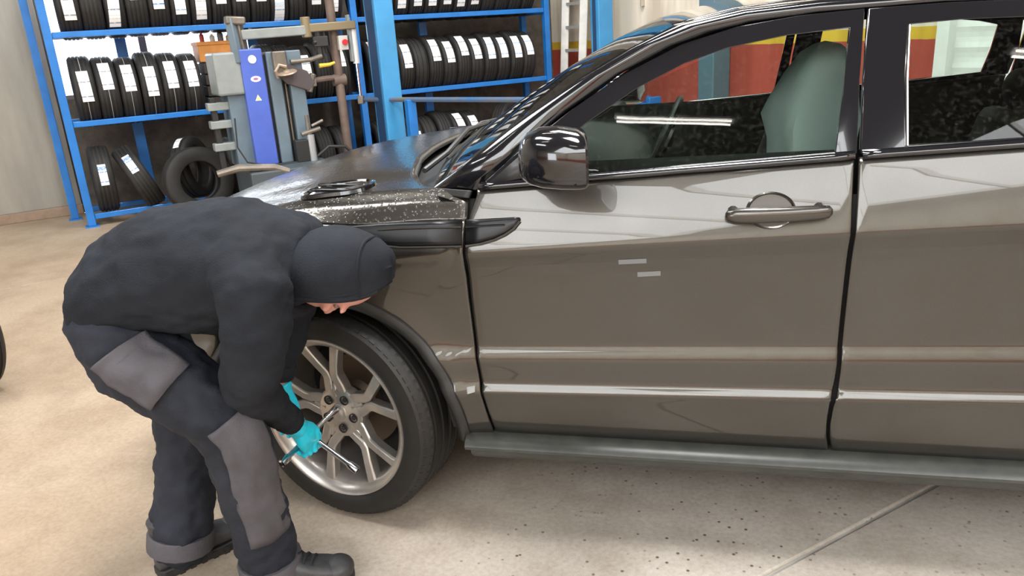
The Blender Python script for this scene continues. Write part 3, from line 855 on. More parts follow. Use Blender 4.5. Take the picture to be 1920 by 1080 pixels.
# -- tail
def tail_grid(z0, z1, nz, name, m, off=0.0, lim=(0, 1)):
    def fn(u, v):
        z = z0+(z1-z0)*v; B = .95-S0(3.0, min(z, 1.15)); ph = .232+(PI-.464)*(lim[0]+(lim[1]-lim[0])*u)
        x = 2.95+(.53+off)*abs(math.sin(ph))**(2/3.2); c = math.cos(ph); y = .95-(B+off)*math.copysign(abs(c)**(2/3.2), c)
        return Vector((x-(.14*smoothstep(.75, 1.27, z)+.06*smoothstep(.45, .22, z))*smoothstep(3.16, 3.40, x), y, z))
    mb = MB(); mb.grid(fn, 40, nz); return mb.obj(name, m, CAR, smooth=45, solid=0.02)
tail_grid(.60, 1.26, 12, 'tailgate', M_PAINT); tail_grid(.24, .59, 8, 'rear_bumper', M_SATB)
tail_grid(.95, 1.08, 4, 'tail_lamp', M_RED, .012, (.06, .30)); tail_grid(.95, 1.08, 4, 'tail_lamp', M_RED, .012, (.70, .94))
MB().grid(lambda u, v: Vector((3.16+.17*v-.02*abs(2*u-1), .39+.0*v+(1.12)*u-(.05*v)*(1-2*u), 1.44-.18*v)), 10, 6).obj('rear_window', M_GLASS, CAR)
# -- underbody and cabin
ub = MB(); ub.box((1.33, .95, .285), (1.75, 1.55, .10)); ub.box((2.0, .95, .40), (2.6, 1.0, .25)); ub.box((-.1, .95, .42), (1.2, 1.0, .30))
ub.obj('underbody', M_UNDER, CAR, smooth=0, bevel=.02)
def cabin():
    mb = MB()
    mb.box((.42, .95, .78), (.10, 1.5, .60)); mb.obj('firewall', M_UNDER, CAR, smooth=0)
    d_ = MB(); V = []
    for y in np.linspace(.18, 1.72, 14):
        for x, z in ((.46, 1.09), (.62, 1.115), (.80, 1.105), (.92, 1.06), (.97, .98), (.93, .86), (.80, .72), (.46, .70)): V.append((x, y, z+.012*math.sin((y-.18)*4)))
    n = 8; F = [(i*n+j, (i+1)*n+j, (i+1)*n+(j+1) % n, i*n+(j+1) % n) for i in range(13) for j in range(n)]
    d_.add(V, F).obj('dashboard', M_TRIM, CAR, smooth=50)
    both(lambda tf, mir: MB().grid(lambda u, v: tf((.56+1.85*u, .115+.03*math.sin(PI*v)+(.045*v), .36+.80*v+.035*u*v)), 16, 10).obj('door_card', M_TRIM, DOORS[mir][0], smooth=60))
    # steering wheel on the far side
    M = Matrix.Rotation(math.radians(-65), 4, 'Y'); c = Vector((1.00, 1.36, 1.05)); Mt = Matrix.Translation(c) @ M
    sw = MB(); sw.lathe([(.185+.014*math.cos(a), .014*math.sin(a)) for a in np.linspace(0, 2*PI, 9)[:-1]], 32, Mt)
    sw.lathe([(.0, .0), (.06, .0), (.07, -.03), (.0, -.05)], 16, Mt, closed=False)
    for a in (0, PI*.6, -PI*.6): sw.tube([Mt @ Vector((.05*math.cos(a), .05*math.sin(a), -.015)), Mt @ Vector((.185*math.cos(a), .185*math.sin(a), 0))], .014, 8)
    sw.obj('steering_wheel', M_TRIM, CAR)
    # seats
    for y, x, wide in ((.52, 1.17, .50), (1.36, 1.16, .50)):
        st = MB(); rings = []
        def sec(c, w, t, M2): return [Vector(c)+M2 @ Vector((t*math.copysign(abs(math.cos(a))**.6, math.cos(a)), w*math.copysign(abs(math.sin(a))**.6, math.sin(a)), 0)) for a in np.linspace(0, 2*PI, 17)[:-1]]
        Mb = Matrix.Rotation(math.radians(14), 3, 'Y')
        for h, w, t in ((0, .22, .06), (.1, .25, .075), (.3, .255, .07), (.45, .23, .06), (.53, .19, .045), (.56, .15, .02)): rings.append(sec(Vector((x+.22, y, .62))+Mb @ Vector((0, 0, h)), w, t, Mb))
        st.rings(rings)
        b_ = st.obj('seat_back', M_SEAT, CAR, smooth=60)
        hr = MB(); rings = []
        for h, w, t in ((.58, .09, .03), (.62, .125, .05), (.70, .125, .05), (.74, .09, .03)): rings.append(sec(Vector((x+.22, y, .62))+Mb @ Vector((0, 0, h)), w, t, Mb))
        hr.rings(rings).obj('head_rest', M_SEAT, b_, smooth=60)
        cu = MB(); cu.ell((x, y, .56), (.27, .25, .09)); cu.box((x, y, .46), (.46, .40, .14)); cu.obj('seat_cushion', M_SEAT, CAR, smooth=60)
    rb = MB(); rb.box((2.28, .95, .84), (.14, 1.34, .56), Matrix.Rotation(math.radians(14), 3, 'Y')); rb.box((2.05, .95, .55), (.5, 1.34, .16)); rb.obj('rear_bench', M_SEAT, CAR, bevel=.05)
    for y in (.45, 1.45):
        MB().ell((2.37, y, 1.19), (.05, .13, .08)).obj('rear_head_rest', M_SEAT, CAR)
    # thin plastic dust cover over the near front seat
    pl = bpy.data.materials.new('thin teal plastic film'); pl.use_nodes = True
    ns, ls = nodes_of(pl); ns.remove(ns['Principled BSDF'])
    df = ns.new('ShaderNodeBsdfTranslucent'); df.inputs[0].default_value = (.80, .92, .90, 1)
    d2 = ns.new('ShaderNodeBsdfDiffuse'); d2.inputs[0].default_value = (.72, .86, .84, 1)
    tr = ns.new('ShaderNodeBsdfTransparent'); tr.inputs[0].default_value = (.8, .9, .88, 1)
    m1 = ns.new('ShaderNodeMixShader'); m2 = ns.new('ShaderNodeMixShader'); m2.inputs[0].default_value = .15
    ls.new(df.outputs[0], m1.inputs[1]); ls.new(d2.outputs[0], m1.inputs[2]); ls.new(m1.outputs[0], m2.inputs[1]); ls.new(tr.outputs[0], m2.inputs[2]); ls.new(m2.outputs[0], ns['Material Output'].inputs[0])
    cv = MB(); rings = []; rr = random.Random(3)
    Mb = Matrix.Rotation(math.radians(14), 3, 'Y')
    for h, w, t in ((.02, .25, .06), (.2, .28, .06), (.4, .285, .07), (.50, .27, .095), (.57, .24, .13), (.62, .20, .125), (.70, .17, .10), (.77, .15, .075), (.80, .11, .045), (.815, .05, .02)):
        rg = []
        for a in np.linspace(0, 2*PI, 33)[:-1]:
            k = 1+.05*math.sin(5*a+h*9)+.03*rr.uniform(-1, 1)
            rg.append(Vector((1.335, .52, .645))+Mb @ Vector((k*t*math.copysign(abs(math.cos(a))**.7, math.cos(a)), k*w*math.copysign(abs(math.sin(a))**.7, math.sin(a)), h)))
        rings.append(rg)
    cv.rings(rings, cap=False).obj('dust_cover', pl, CAR, smooth=50)
cabin()
# -- wing mirrors, handles, vents
def mirror(tf, mir):
    mb = MB(); rings = []
    # shell lofted along x from the front to the flat glass side
    for x, cy, cz, ry, rz in ((.690, -.085, 1.205, .030, .030), (.698, -.090, 1.212, .060, .055), (.720, -.098, 1.218, .085, .075), (.760, -.108, 1.222, .106, .087), (.815, -.115, 1.222, .116, .090), (.865, -.118, 1.219, .117, .088), (.885, -.118, 1.217, .113, .084), (.893, -.118, 1.216, .104, .076)):
        rings.append([tf((x-.20*(cy+ry*math.copysign(abs(math.cos(a))**.75, math.cos(a))+.1), cy+ry*math.copysign(abs(math.cos(a))**.75, math.cos(a)), cz+rz*math.copysign(abs(math.sin(a))**.72, math.sin(a)))) for a in np.linspace(0, 2*PI, 33)[:-1]])
    mb.rings(rings); cm = tf((.80, -.118, 1.218)); sc_ = lambda p: cm+(p-cm)*.84
    mb.mapv(sc_); o = mb.obj('wing_mirror', M_GLOSSB, CAR, smooth=40)
    MB().tube([tf((.76, -.02, 1.155)), tf((.74, .04, 1.140)), tf((.72, .09, 1.135))], [(.05, .022), (.045, .020), (.045, .022)], 12).obj('mirror_arm', M_SATB, o)
    g = MB(); g.add([tf((.880-.20*(-.118+.092*math.cos(a)+.1), -.118+.092*math.copysign(abs(math.cos(a))**.75, math.cos(a)), 1.216+.064*math.copysign(abs(math.sin(a))**.75, math.sin(a)))) for a in np.linspace(0, 2*PI, 33)[:-1]], [tuple(range(32))])
    g.mapv(sc_); g.obj('mirror_glass', M_CHROME, o)
    s_ = MB(); s_.add([tf(p) for p in ((.70, -.10, 1.158), (.88, -.19, 1.150), (.89, -.05, 1.148), (.72, -.03, 1.152), (.70, -.10, 1.166), (.88, -.22, 1.158), (.89, -.02, 1.156), (.72, -.01, 1.160))], [(0, 1, 2, 3), (4, 5, 6, 7), (0, 1, 5, 4), (1, 2, 6, 5), (2, 3, 7, 6), (3, 0, 4, 7)])
    s_.mapv(sc_); s_.obj('mirror_skirt', M_SATB, o)
    # sail panel
    q = MB(); q.add([tf((x, G(x, z)-.004, z)) for x, z in ((.575, 1.122), (.70, 1.140), (.74, 1.192), (.68, 1.205))], [(0, 1, 2, 3)]); q.obj('sail_panel', M_SATB, DOORS[mir][0], solid=.006)
both(mirror)
def handle(tf, mir, d, x0, z0, ls_=1.0):
    L = .255; rise = .008
    def P(t, dy, dz): return tf((x0+L*t, S(x0+L*t, z0+rise*t)-.036-.012*math.sin(PI*t)+dy, z0+rise*t+dz))
    mb = MB(); rings = []
    for t, r, ry in ((0, .006, .006), (.02, .013, .011), (.10, .019, .014), (.3, .021, .015), (.6, .020, .015), (.86, .0185, .014), (.97, .016, .012), (1, .008, .006)):
        rings.append([P(t, ry*math.cos(a), r*math.sin(a)) for a in np.linspace(0, 2*PI, 17)[:-1]])
    h = mb.rings(rings).obj('door_handle', M_PAINT, d, smooth=60)
    for t in (.08, .90):
        MB().tube([P(t, 0, 0), P(t, .045, 0)], [.014, .016], 10).obj('handle_mount', M_PAINT, h)
    # recessed bowl behind the grip: rim, and a disc with the hollow's shade in its colour
    cx, cz = x0+.113, z0+.004
    bw_ = MB(); V = []; n = 32
    for r, dy in ((1.06, -.0005), (1.0, -.006), (.94, -.002), (.90, -.0012)):
        for k in range(n):
            a = 2*PI*k/n; x, z = cx+.058*r*math.cos(a), cz+.043*r*math.sin(a); V.append(tf((x, S(x, z)+dy, z)))
    F = [(i*n+j, i*n+(j+1) % n, (i+1)*n+(j+1) % n, (i+1)*n+j) for i in range(3) for j in range(n)]
    bw_.add(V, F).obj('handle_bowl_rim', M_PAINT, h, smooth=60)
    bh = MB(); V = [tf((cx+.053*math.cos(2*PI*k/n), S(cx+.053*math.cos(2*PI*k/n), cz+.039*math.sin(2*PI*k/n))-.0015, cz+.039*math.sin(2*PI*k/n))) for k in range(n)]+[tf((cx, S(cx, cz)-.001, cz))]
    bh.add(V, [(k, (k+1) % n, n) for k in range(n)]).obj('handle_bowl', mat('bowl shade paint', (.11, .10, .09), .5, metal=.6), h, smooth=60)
both(lambda tf, mir: handle(tf, mir, DOORS[mir][0], 1.218, 1.045))
both(lambda tf, mir: handle(tf, mir, DOORS[mir][1], 2.13, 1.085))
M_VENT = mat('vent black', (.006, .006, .007), .32, spec=.35)
def side_vent(tf, mir):
    for nm, par, pts in (('side_vent', CAR, [(.075, 1.014, 1.010), (.15, 1.014, 1.001), (.20, 1.017, .985), (.25, 1.022, .966), (.32, 1.025, .960), (.40, 1.027, .961), (.505, 1.029, .963)]),
                         ('side_vent', DOORS[mir][0], [(.517, 1.030, .964), (.56, 1.032, .970), (.60, 1.034, .981), (.63, 1.035, .994), (.655, 1.036, 1.010), (.672, 1.035, 1.030)])):
        mb = MB(); V = []
        for x, zt, zb in pts:
            for k in range(7):
                s = k/6; z = zt+(zb-zt)*s
                V.append(tf((x, S(x, z)-.003-.002*math.sin(PI*s), z)))
        n = 7; F = [(i*n+j, (i+1)*n+j, (i+1)*n+j+1, i*n+j+1) for i in range(len(pts)-1) for j in range(6)]
        o = mb.add(V, F).obj(nm, M_VENT, par, smooth=50, solid=.006)
        mid = [p for p in pts if p[0] > .22 and p[0] < .64]
        MB().tube([tf((x, S(x, zb-.002)-.006, zb-.003)) for x, zt, zb in pts], .0035, 6).obj('vent_bright_edge', M_PAINT, o)
        if len(mid) > 1:
            MB().tube([tf((x, S(x, zt-.016)-.011, zt-.016)) for x, zt, zb in mid], .0028, 6).obj('vent_blade', M_PAINT if par is CAR else M_GLOSSB, o)
both(side_vent)
# small grey strips on the front door
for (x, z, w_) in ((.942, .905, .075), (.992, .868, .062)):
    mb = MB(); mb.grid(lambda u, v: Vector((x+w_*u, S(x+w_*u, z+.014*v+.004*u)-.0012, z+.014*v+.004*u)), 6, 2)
    mb.obj('grey_strip', mat('strip grey', (.17, .175, .18), .4), DOORS[False][0])

# -- wheels
def tyre_profile(R, w, ri, groove=4, gd=.008):
    h = w/2
    p = [(ri, -h*.80), (ri+.006, -h*.90), (ri+(R-ri)*.25, -h*1.0), (ri+(R-ri)*.5, -h*1.005), (ri+(R-ri)*.75, -h*.99), (R-.016, -h*.90), (R-.006, -h*.80)]
    gx = np.linspace(-h*.56, h*.56, groove); gw = w*.028
    for g in gx:
        p += [(R-.002*(g/h)**2, g-gw*1.3), (R-gd, g-gw), (R-gd, g+gw), (R-.002*(g/h)**2, g+gw*1.3)]
    p += [(r, -z) for r, z in p[:7][::-1]]
    p += [(ri+.012, h*.70), (R-.022, h*.75), (R-.018, 0), (R-.022, -h*.75), (ri+.012, -h*.70)]
    return p
def blocks_mat():
    """rubber with moulded tread sipes as fine relief"""
    return M_RUBBER2
def wheel(cx, near, steer, name='wheel'):
    c = Vector((cx, .155 if near else 1.745, WC[1]))
    # local axes: z = outwards along the axle
    ax = Vector((0, -1, 0)) if near else Vector((0, 1, 0))
    up = Vector((0, 0, 1)); xx = up.cross(ax)
    M = Matrix((xx, up, ax)).transposed().to_4x4()
    M = Matrix.Translation(c) @ Matrix.Rotation(math.radians(steer), 4, 'Z') @ M
    T = lambda p: M @ Vector(p)
    R, ri, hw = .368, .263, .118
    rim = MB()
    # rim: outer lip and barrel
    rim.lathe([(.262, .106), (.271, .116), (.278, .117), (.280, .110), (.274, .100), (.262, .090), (.252, .06), (.248, -.10), (.262, -.11), (.255, -.115), (.236, -.10), (.238, .05), (.244, .078), (.252, .098)], 72, M)
    W = rim.obj(name, M_ALLOY, CAR, smooth=40)
    # tyre
    MB().lathe(tyre_profile(R, 2*hw, ri, 4, .008), 96, M).obj('tyre', M_RUBBER2, W, smooth=40)
    # tread lugs on the shoulders
    lg = MB()
    for k in range(72):
        a = 2*PI*k/72
        for s in (-1, 1):
            q = Matrix.Rotation(a, 4, 'Z')
            lg.box((0, 0, 0), (.004, .020, .034)) if False else lg.add([T(q @ Vector((R-.0145+dx, dy+sk, s*(hw*.80+dz)))) for dx, dy, dz, sk in ((0, -.010, -.014, 0), (0, .010, -.014, 0), (-.014, .010, .016, .004), (-.014, -.010, .016, .004), (.0145, -.010, -.014, 0), (.0145, .010, -.014, 0), (-.001, .010, .014, .004), (-.001, -.010, .014, .004))], [(0, 1, 2, 3), (4, 5, 6, 7), (0, 1, 5, 4), (1, 2, 6, 5), (2, 3, 7, 6), (3, 0, 4, 7)])
    tag(lg.obj('tread_lugs', M_RUBBER2, W, smooth=0), kind='stuff')
    # barrel inside face (brake dust)
    MB().lathe([(.2475, .07), (.246, .02), (.244, -.098), (.2475, -.098)], 64, M).obj('barrel', M_ALLOYD, W, smooth=60)
    # brake disc and caliper, hub
    MB().lathe([(.0, -.02), (.06, -.02), (.075, -.04), (.165, -.04), (.165, -.062), (.0, -.062)], 48, M, closed=False).obj('brake_disc', mat('brake disc', (.16, .12, .09), .5, metal=.8), W)
    ca = MB(); ca.box((0, 0, 0), (.09, .17, .07)); ca.mapv(lambda p: T(Matrix.Rotation(math.radians(20), 4, 'Z') @ (p+Vector((.165, 0, -.045))))); ca.obj('brake_caliper', M_UNDER, W, bevel=.012)
    MB().lathe([(.0, -.10), (.235, -.10), (.235, -.104), (0, -.104)], 40, M, closed=False).obj('back_plate', M_UNDER, W)
    # hub with bolt recesses
    MB().lathe([(.0, .068), (.032, .068), (.040, .064), (.076, .066), (.088, .060), (.092, .046), (.085, .02), (.0, .02)], 48, M, closed=False).obj('hub', M_ALLOY, W, smooth=40)
    MB().lathe([(.0, .074), (.026, .073), (.031, .069), (.031, .060)], 32, M, closed=False).obj('centre_cap', M_ALLOY, W, smooth=40)
    # five looped spokes
    def spoke(phi):
        Q = Matrix.Rotation(phi, 4, 'Z')
        for s in (-1, 1):
            # arm outline: leaves the hub, bows outwards, meets the rim
            path = [(.042, .006), (.070, .014), (.090, .036), (.110, .060), (.126, .070), (.165, .077), (.225, .087), (.264, .094)]
            wid = [.016, .016, .017, .0170, .0165, .016, .018, .022]
            mb = MB(); rings = []
            for i, ((x, y), wd) in enumerate(zip(path, wid)):
                a = path[max(0, i-1)]; b = path[min(len(path)-1, i+1)]
                t = Vector((b[0]-a[0], b[1]-a[1])).normalized(); nn = Vector((-t.y, t.x))
                zt = .062+.034*smoothstep(.05, .25, x)
                zb = zt-.040
                pr = []
                for u, z in ((-1, zt-.006), (-.72, zt), (.72, zt), (1, zt-.006), (.85, zb), (-.85, zb)):
                    pr.append(T(Q @ Vector((x+nn.x*wd*u, s*(y+nn.y*wd*u), z))))
                rings.append(pr)
            mb.rings(rings).obj('spoke', M_ALLOY, W, smooth=25, bevel=.002)
        # web between the two arms near the hub and a raised rib between spokes
        mb = MB(); mb.prism([(.04, -.022), (.075, -.026), (.085, 0), (.075, .026), (.04, .022)], .03, M @ Q @ Matrix.Translation((0, 0, .028))); mb.obj('spoke_web', M_ALLOY, W, smooth=0, bevel=.004)
        Q2 = Matrix.Rotation(phi+PI/5, 4, 'Z')
        rb = MB(); rb.tube([T(Q2 @ Vector((.058, 0, .058))), T(Q2 @ Vector((.105, 0, .056)))], [.009, .008], 10); rb.obj('hub_rib', M_ALLOY, W)
    ph0 = math.radians(61)
    for k in range(5): spoke(ph0+k*2*PI/5)
    for k in range(5):
        a = ph0+k*2*PI/5
        Q = M @ Matrix.Rotation(a, 4, 'Z') @ Matrix.Translation((.056, 0, .066))
        MB().lathe([(.0155, .001), (.0165, .004), (.0135, .004), (.012, -.018), (.0155, -.018)], 20, Q).obj('bolt_seat', M_UNDER, W)
        b = MB(); b.lathe([(.0, .0015), (.0085, .0015), (.0105, -.002), (.0105, -.016)], 6, Q, closed=False); b.obj('lug_bolt', mat('bolt steel', (.10, .10, .10), .35, metal=.9), W, smooth=20)
    return M
STEER = -12.5
M_WHEEL = wheel(WC[0], True, STEER, 'front_wheel')
wheel(WC[0], False, STEER, 'front_wheel'); wheel(WC[0]+WB, True, 0, 'rear_wheel'); wheel(WC[0]+WB, False, 0, 'rear_wheel')
# ================================================================== tyre rack along the back wall
M_BLUE = mat('rack blue enamel', (0.012, 0.165, 0.52), 0.42, var=0.12, vscale=6, coat=0.15)
M_BLUELIFT = mat('lift blue enamel', (0.045, 0.26, 0.52), 0.38, var=0.10, vscale=3, coat=0.2)
RACK = thing('tyre_rack', 'blue steel three level rack full of tyres along the back wall', 'rack', RW(2.65, 0.22))
RD = 0.45
LEVELS = (0.07, 0.94, 1.735)
POSTS = (0.0, 2.87, 5.30)
for a in POSTS:
    for b in (0.0, RD+0.10):
        if b > 0 and a == 0.0: a = -0.13
        mb = MB(); bbox(a-0.035, a+0.035, b-0.035, b+0.035, 0.012, 2.75, mb)
        o = mb.obj('post', M_BLUE, RACK, smooth=0, bevel=0.005)
        bbox(a-0.06, a+0.06, b-0.06, b+0.06, 0.0, 0.012).obj('foot_plate', M_BLUE, o, smooth=0)
    a = max(a, 0.0)
    for z in LEVELS:
        bbox(a-0.02, a+0.02, 0.036, RD+0.064, z-0.02, z+0.03).obj('side_tie', M_BLUE, RACK, smooth=0, bevel=0.004)
for a0, a1 in zip(POSTS[:-1], POSTS[1:]):
    for z in LEVELS:
        for b in (0.0, RD):
            bbox(a0+0.036, a1-0.036, b-0.022, b+0.022, z, z+0.052).obj('beam', M_BLUE, RACK, smooth=0, bevel=0.006)
for a in (0.62, 1.9, 3.9):        # rear uprights of the old frame behind
    bbox(a-0.05, a+0.05, RD+0.07, RD+0.13, 0.012, 2.75).obj('rear_upright', M_BLUE, RACK, smooth=0, bevel=0.005)

def label_mat(name, top, line):
    """white tyre label with printed bands and lines"""
    m = bpy.data.materials.new(name); m.use_nodes = True
    ns, ls = nodes_of(m); p = ns['Principled BSDF']; p.inputs['Roughness'].default_value = 0.5
    uv = ns.new('ShaderNodeUVMap'); sx = ns.new('ShaderNodeSeparateXYZ'); ls.new(uv.outputs[0], sx.inputs[0])
    rp = ns.new('ShaderNodeValToRGB'); rp.color_ramp.interpolation = 'CONSTANT'
    e = rp.color_ramp.elements; W_ = (0.86, 0.87, 0.88, 1)
    e[0].position = 0; e[0].color = W_
    e[1].position = .14; e[1].color = (*line, 1)
    for pos, c in ((.18, W_), (.30, (.6, .6, .62, 1)), (.325, W_), (.42, (.62, .62, .64, 1)), (.44, W_), (.60, (*line, 1)), (.645, W_), (.72, (*top, 1)), (.90, W_)):
        q = e.new(pos); q.color = c
    ls.new(sx.outputs['Y'], rp.inputs['Fac'])
    # short printed words: break the lines up
    nz = ns.new('ShaderNodeTexNoise'); nz.inputs['Scale'].default_value = 14; ls.new(uv.outputs[0], nz.inputs['Vector'])
    st = ns.new('ShaderNodeMath'); st.operation = 'GREATER_THAN'; st.inputs[1].default_value = 0.56; ls.new(nz.outputs['Fac'], st.inputs[0])
    mx = ns.new('ShaderNodeMixRGB'); ls.new(st.outputs[0], mx.inputs[0]); ls.new(rp.outputs[0], mx.inputs[1]); mx.inputs[2].default_value = W_
    ls.new(mx.outputs[0], p.inputs['Base Color']); return m
LW = (0.86, 0.87, 0.88)
LAB = {'w': label_mat('label white', LW, (.25, .26, .30)), 'b': label_mat('label blue lines', (.10, .25, .55), (.08, .22, .5)), 'g': label_mat('label green band', (.03, .45, .13), (.5, .5, .52)),
       'r': label_mat('label red band', (.65, .03, .05), (.35, .3, .3)), 'o': label_mat('label orange band', (.85, .22, .03), (.3, .3, .3)), 'p': label_mat('label pale blue', (.62, .74, .86), (.3, .45, .65))}
M_STRIPE = mat('chalk stripe', (.42, .42, .40), .7)
def tyre_mesh(R, w, ri, groove, key, cache={}):
    if key not in cache:
        mb = MB(); mb.lathe(tyre_profile(R, w, ri, groove, .007), 56)
        o = mb.obj('tyre', M_RUBBER, smooth=38)
        # sipes: fine cuts in the tread come from the material
        cache[key] = o.data; bpy.data.objects.remove(o)
    return cache[key]
def axis_matrix(ax, up=(0, 0, 1)):
    z = Vector(ax).normalized(); x = Vector(up); x = (x-z*x.dot(z)).normalized(); y = z.cross(x)
    return Matrix((x, y, z)).transposed().to_4x4()      # local x = up, local z = axle
SIZES = {'a': (.320, .185, .205, 4), 'b': (.312, .174, .200, 3), 'c': (.328, .186, .218, 4), 'd': (.322, .175, .208, 4), 'e': (.330, .190, .188, 4)}
def label_mesh(R, ang, span, wd, off, bend=0.0):
    mb = MB(); na, nw = 8, 2
    mb.grid(lambda u, v: (lambda t, h: Vector((math.cos(t)*(R+.0035), math.sin(t)*(R+.0035), h+bend*(u-.5))))(ang-span/2+span*u, off+wd*(v-.5)), na, nw)
    o = mb.obj('label', M_STRIPE, smooth=60, normals=False); me = o.data; bpy.data.objects.remove(o)
    uvl = me.uv_layers.new(name='UVMap')
    for lp in me.loops:
        i, j = divmod(lp.vertex_index, nw+1); uvl.data[lp.index].uv = (j/nw, (i/na) if SGN < 0 else 1-i/na)
    return me
def tyre(loc, axis, size, label, group, lab=None, up=(0, 0, 1), cat='tyre', stripe=False):
    R, w_, ri, g = SIZES[size]
    o = bpy.data.objects.new('tyre', tyre_mesh(R, w_, ri, g, size)); COL.objects.link(o)
    o.matrix_world = Matrix.Translation(loc) @ axis_matrix(axis, up)
    tag(o, label, cat, group)
    if lab:
        kind, ang, span, wd, off, bend = lab
        me = label_mesh(R, ang, span, wd, off, bend); me.materials.clear(); me.materials.append(LAB[kind])
        c = bpy.data.objects.new('label', me); COL.objects.link(c); c.parent = o
    if stripe:
        mb = MB(); mb.lathe([(R+.0015, .002), (R+.002, .0), (R+.0015, -.002), (R-.004, 0)], 40)
        s_ = mb.obj('chalk_stripe', M_STRIPE); s_.parent = o
    return o
# local x = up, axis = D: front of the tyre (towards the room, -N) is at angle
def front_ang(axis=D, up=Vector((0, 0, 1))):
    M = axis_matrix(axis, up).to_3x3(); q = M.transposed() @ (-N); return math.atan2(q.y, q.x)
FA = front_ang(); SGN = 1 if FA > 0 else -1
ORD = ['first', 'second', 'third', 'fourth', 'fifth', 'sixth', 'seventh', 'eighth', 'ninth', 'tenth', 'eleventh', 'twelfth', 'thirteenth', 'fourteenth']
KINDN = {'w': 'white label', 'b': 'blue lined label', 'g': 'green banded label', 'r': 'red banded label', 'o': 'orange banded label', 'p': 'pale blue label', None: 'no label showing'}
def row(z, a0, pitch, spec, where, group, sizes='abc', stripe=False, b0=None):
    for i, s in enumerate(spec):
        if s == 'x': continue
        sz = sizes[(i*7+len(spec)) % len(sizes)]
        R, w_, ri, g = SIZES[sz]
        bc = RD/2
        h = math.sqrt(R*R-(RD/2-.022)**2)
        up = Vector((0, 0, 1)); kind, elev, dx = (s if s else (None, 0, 0))
        lab = None
        if kind:
            lab = (kind, FA*(1-elev), .86, .096, 0.012*dx, 0.02*dx)
        tw = RNG.uniform(-.006, .006)
        ax = (D+N*tw).normalized()
        tyre(RW(a0+pitch*i, bc, z+.052+h-.004), ax, sz, 'tyre with %s, %s from the left in %s' % (KINDN[kind], ORD[i], where), group, lab, stripe=stripe and i < 7)
w_ = 'w'
# elev: fraction of the way from straight ahead (0) up to the top of the tyre (1)
row(LEVELS[2], .21, .1885, [('w', -.05, .3), None, ('w', -.2, -1), ('w', .25, 0), ('b', .1, 0), ('p', .0, 0), ('g', -.15, -.3), ('g', .15, 0), ('w', .2, .2), ('r', .15, .3), ('p', -.35, -.6), None, ('p', .05, -.3), ('p', -.1, -.6)], 'top left row', 'tyres in the top left bay')
row(LEVELS[2], 3.06, .181, [('w', -.2, 0), ('p', -.25, -.4), ('p', -.08, -.3), ('p', -.06, 0), ('p', -.05, 0), ('p', -.05, 0), ('p', -.1, -.4), ('w', -.08, -.5), None, None, None, ('p', .0, -.3)], 'top right row', 'tyres in the top right bay', sizes='bd')
row(LEVELS[1], .20, .1885, [('w', .12, .4), ('w', .32, .3), ('w', .28, .3), ('w', .12, .2), ('w', .25, .2), ('w', .27, .1), 'x', 'x', 'x', None, ('w', .3, .3), ('w', .2, 0), None, ('r', .4, 0)], 'middle left row', 'tyres in the middle left bay', stripe=True)
row(LEVELS[1], 3.05, .178, [('o', .42, 0), ('r', .5, 0), ('w', .25, .3), None, ('w', .35, .3), ('w', .32, .3), ('w', .42, .4), ('w', .35, .2), ('p', .3, 0), ('p', .33, 0), ('p', .28, .2), ('p', .35, .1)], 'middle right row', 'tyres in the middle right bay', sizes='db')
row(LEVELS[0], 1.98, .200, [None, None, None, None], 'bottom row beside the machine', 'tyres in the bottom left bay')
row(LEVELS[0], 3.06, .190, [('p', .3, .4), None, ('w', .05, .1), None, None, ('w', .45, .8), ('w', .35, .5)], 'bottom row behind the guard rail', 'tyres in the bottom right bay')
# loose tyres at the foot of the rack
tyre(RW(.185, .16, .07+.052+.30), D, 'a', 'tyre standing upright behind the rack post with a blue and white label', 'loose tyres on the bottom shelf', ('b', FA*.85, .62, .07, 0, 0))
tyre(RW(.50, .12, .07+.052+.28), (D+Vector((0, 0, .42))).normalized(), 'a', 'tyre leaning against the upright tyre with a blue label', 'loose tyres on the bottom shelf', ('b', front_ang((D+Vector((0, 0, .42))).normalized())*.62, .62, .07, 0, 0))
FL = (-N*.97+D*.12+Vector((0, 0, .10))).normalized()
tyre(RW(1.00, -.24, .335), FL, 'e', 'worn tyre facing the room with its dark hollow centre showing', 'loose tyres on the bottom shelf')
tyre(RW(1.02, .17, .42), (-N*.55+D*.8+Vector((0, 0, .12))).normalized(), 'b', 'tyre half hidden behind the worn tyre, patterned tread on top', 'loose tyres on the bottom shelf', ('w', .5, .5, .06, 0, 0))
tyre(RW(1.42, .20, .36), D, 'a', 'tyre with a white label between the worn tyre and the tyre changer', 'loose tyres on the bottom shelf', ('w', FA*.8, .6, .07, 0, .02))
tyre(RW(4.72, .12, .40), (-N*.8+D*.6).normalized(), 'c', 'dark tyre turned to face the room at the right end of the bottom shelf', 'loose tyres on the bottom shelf')

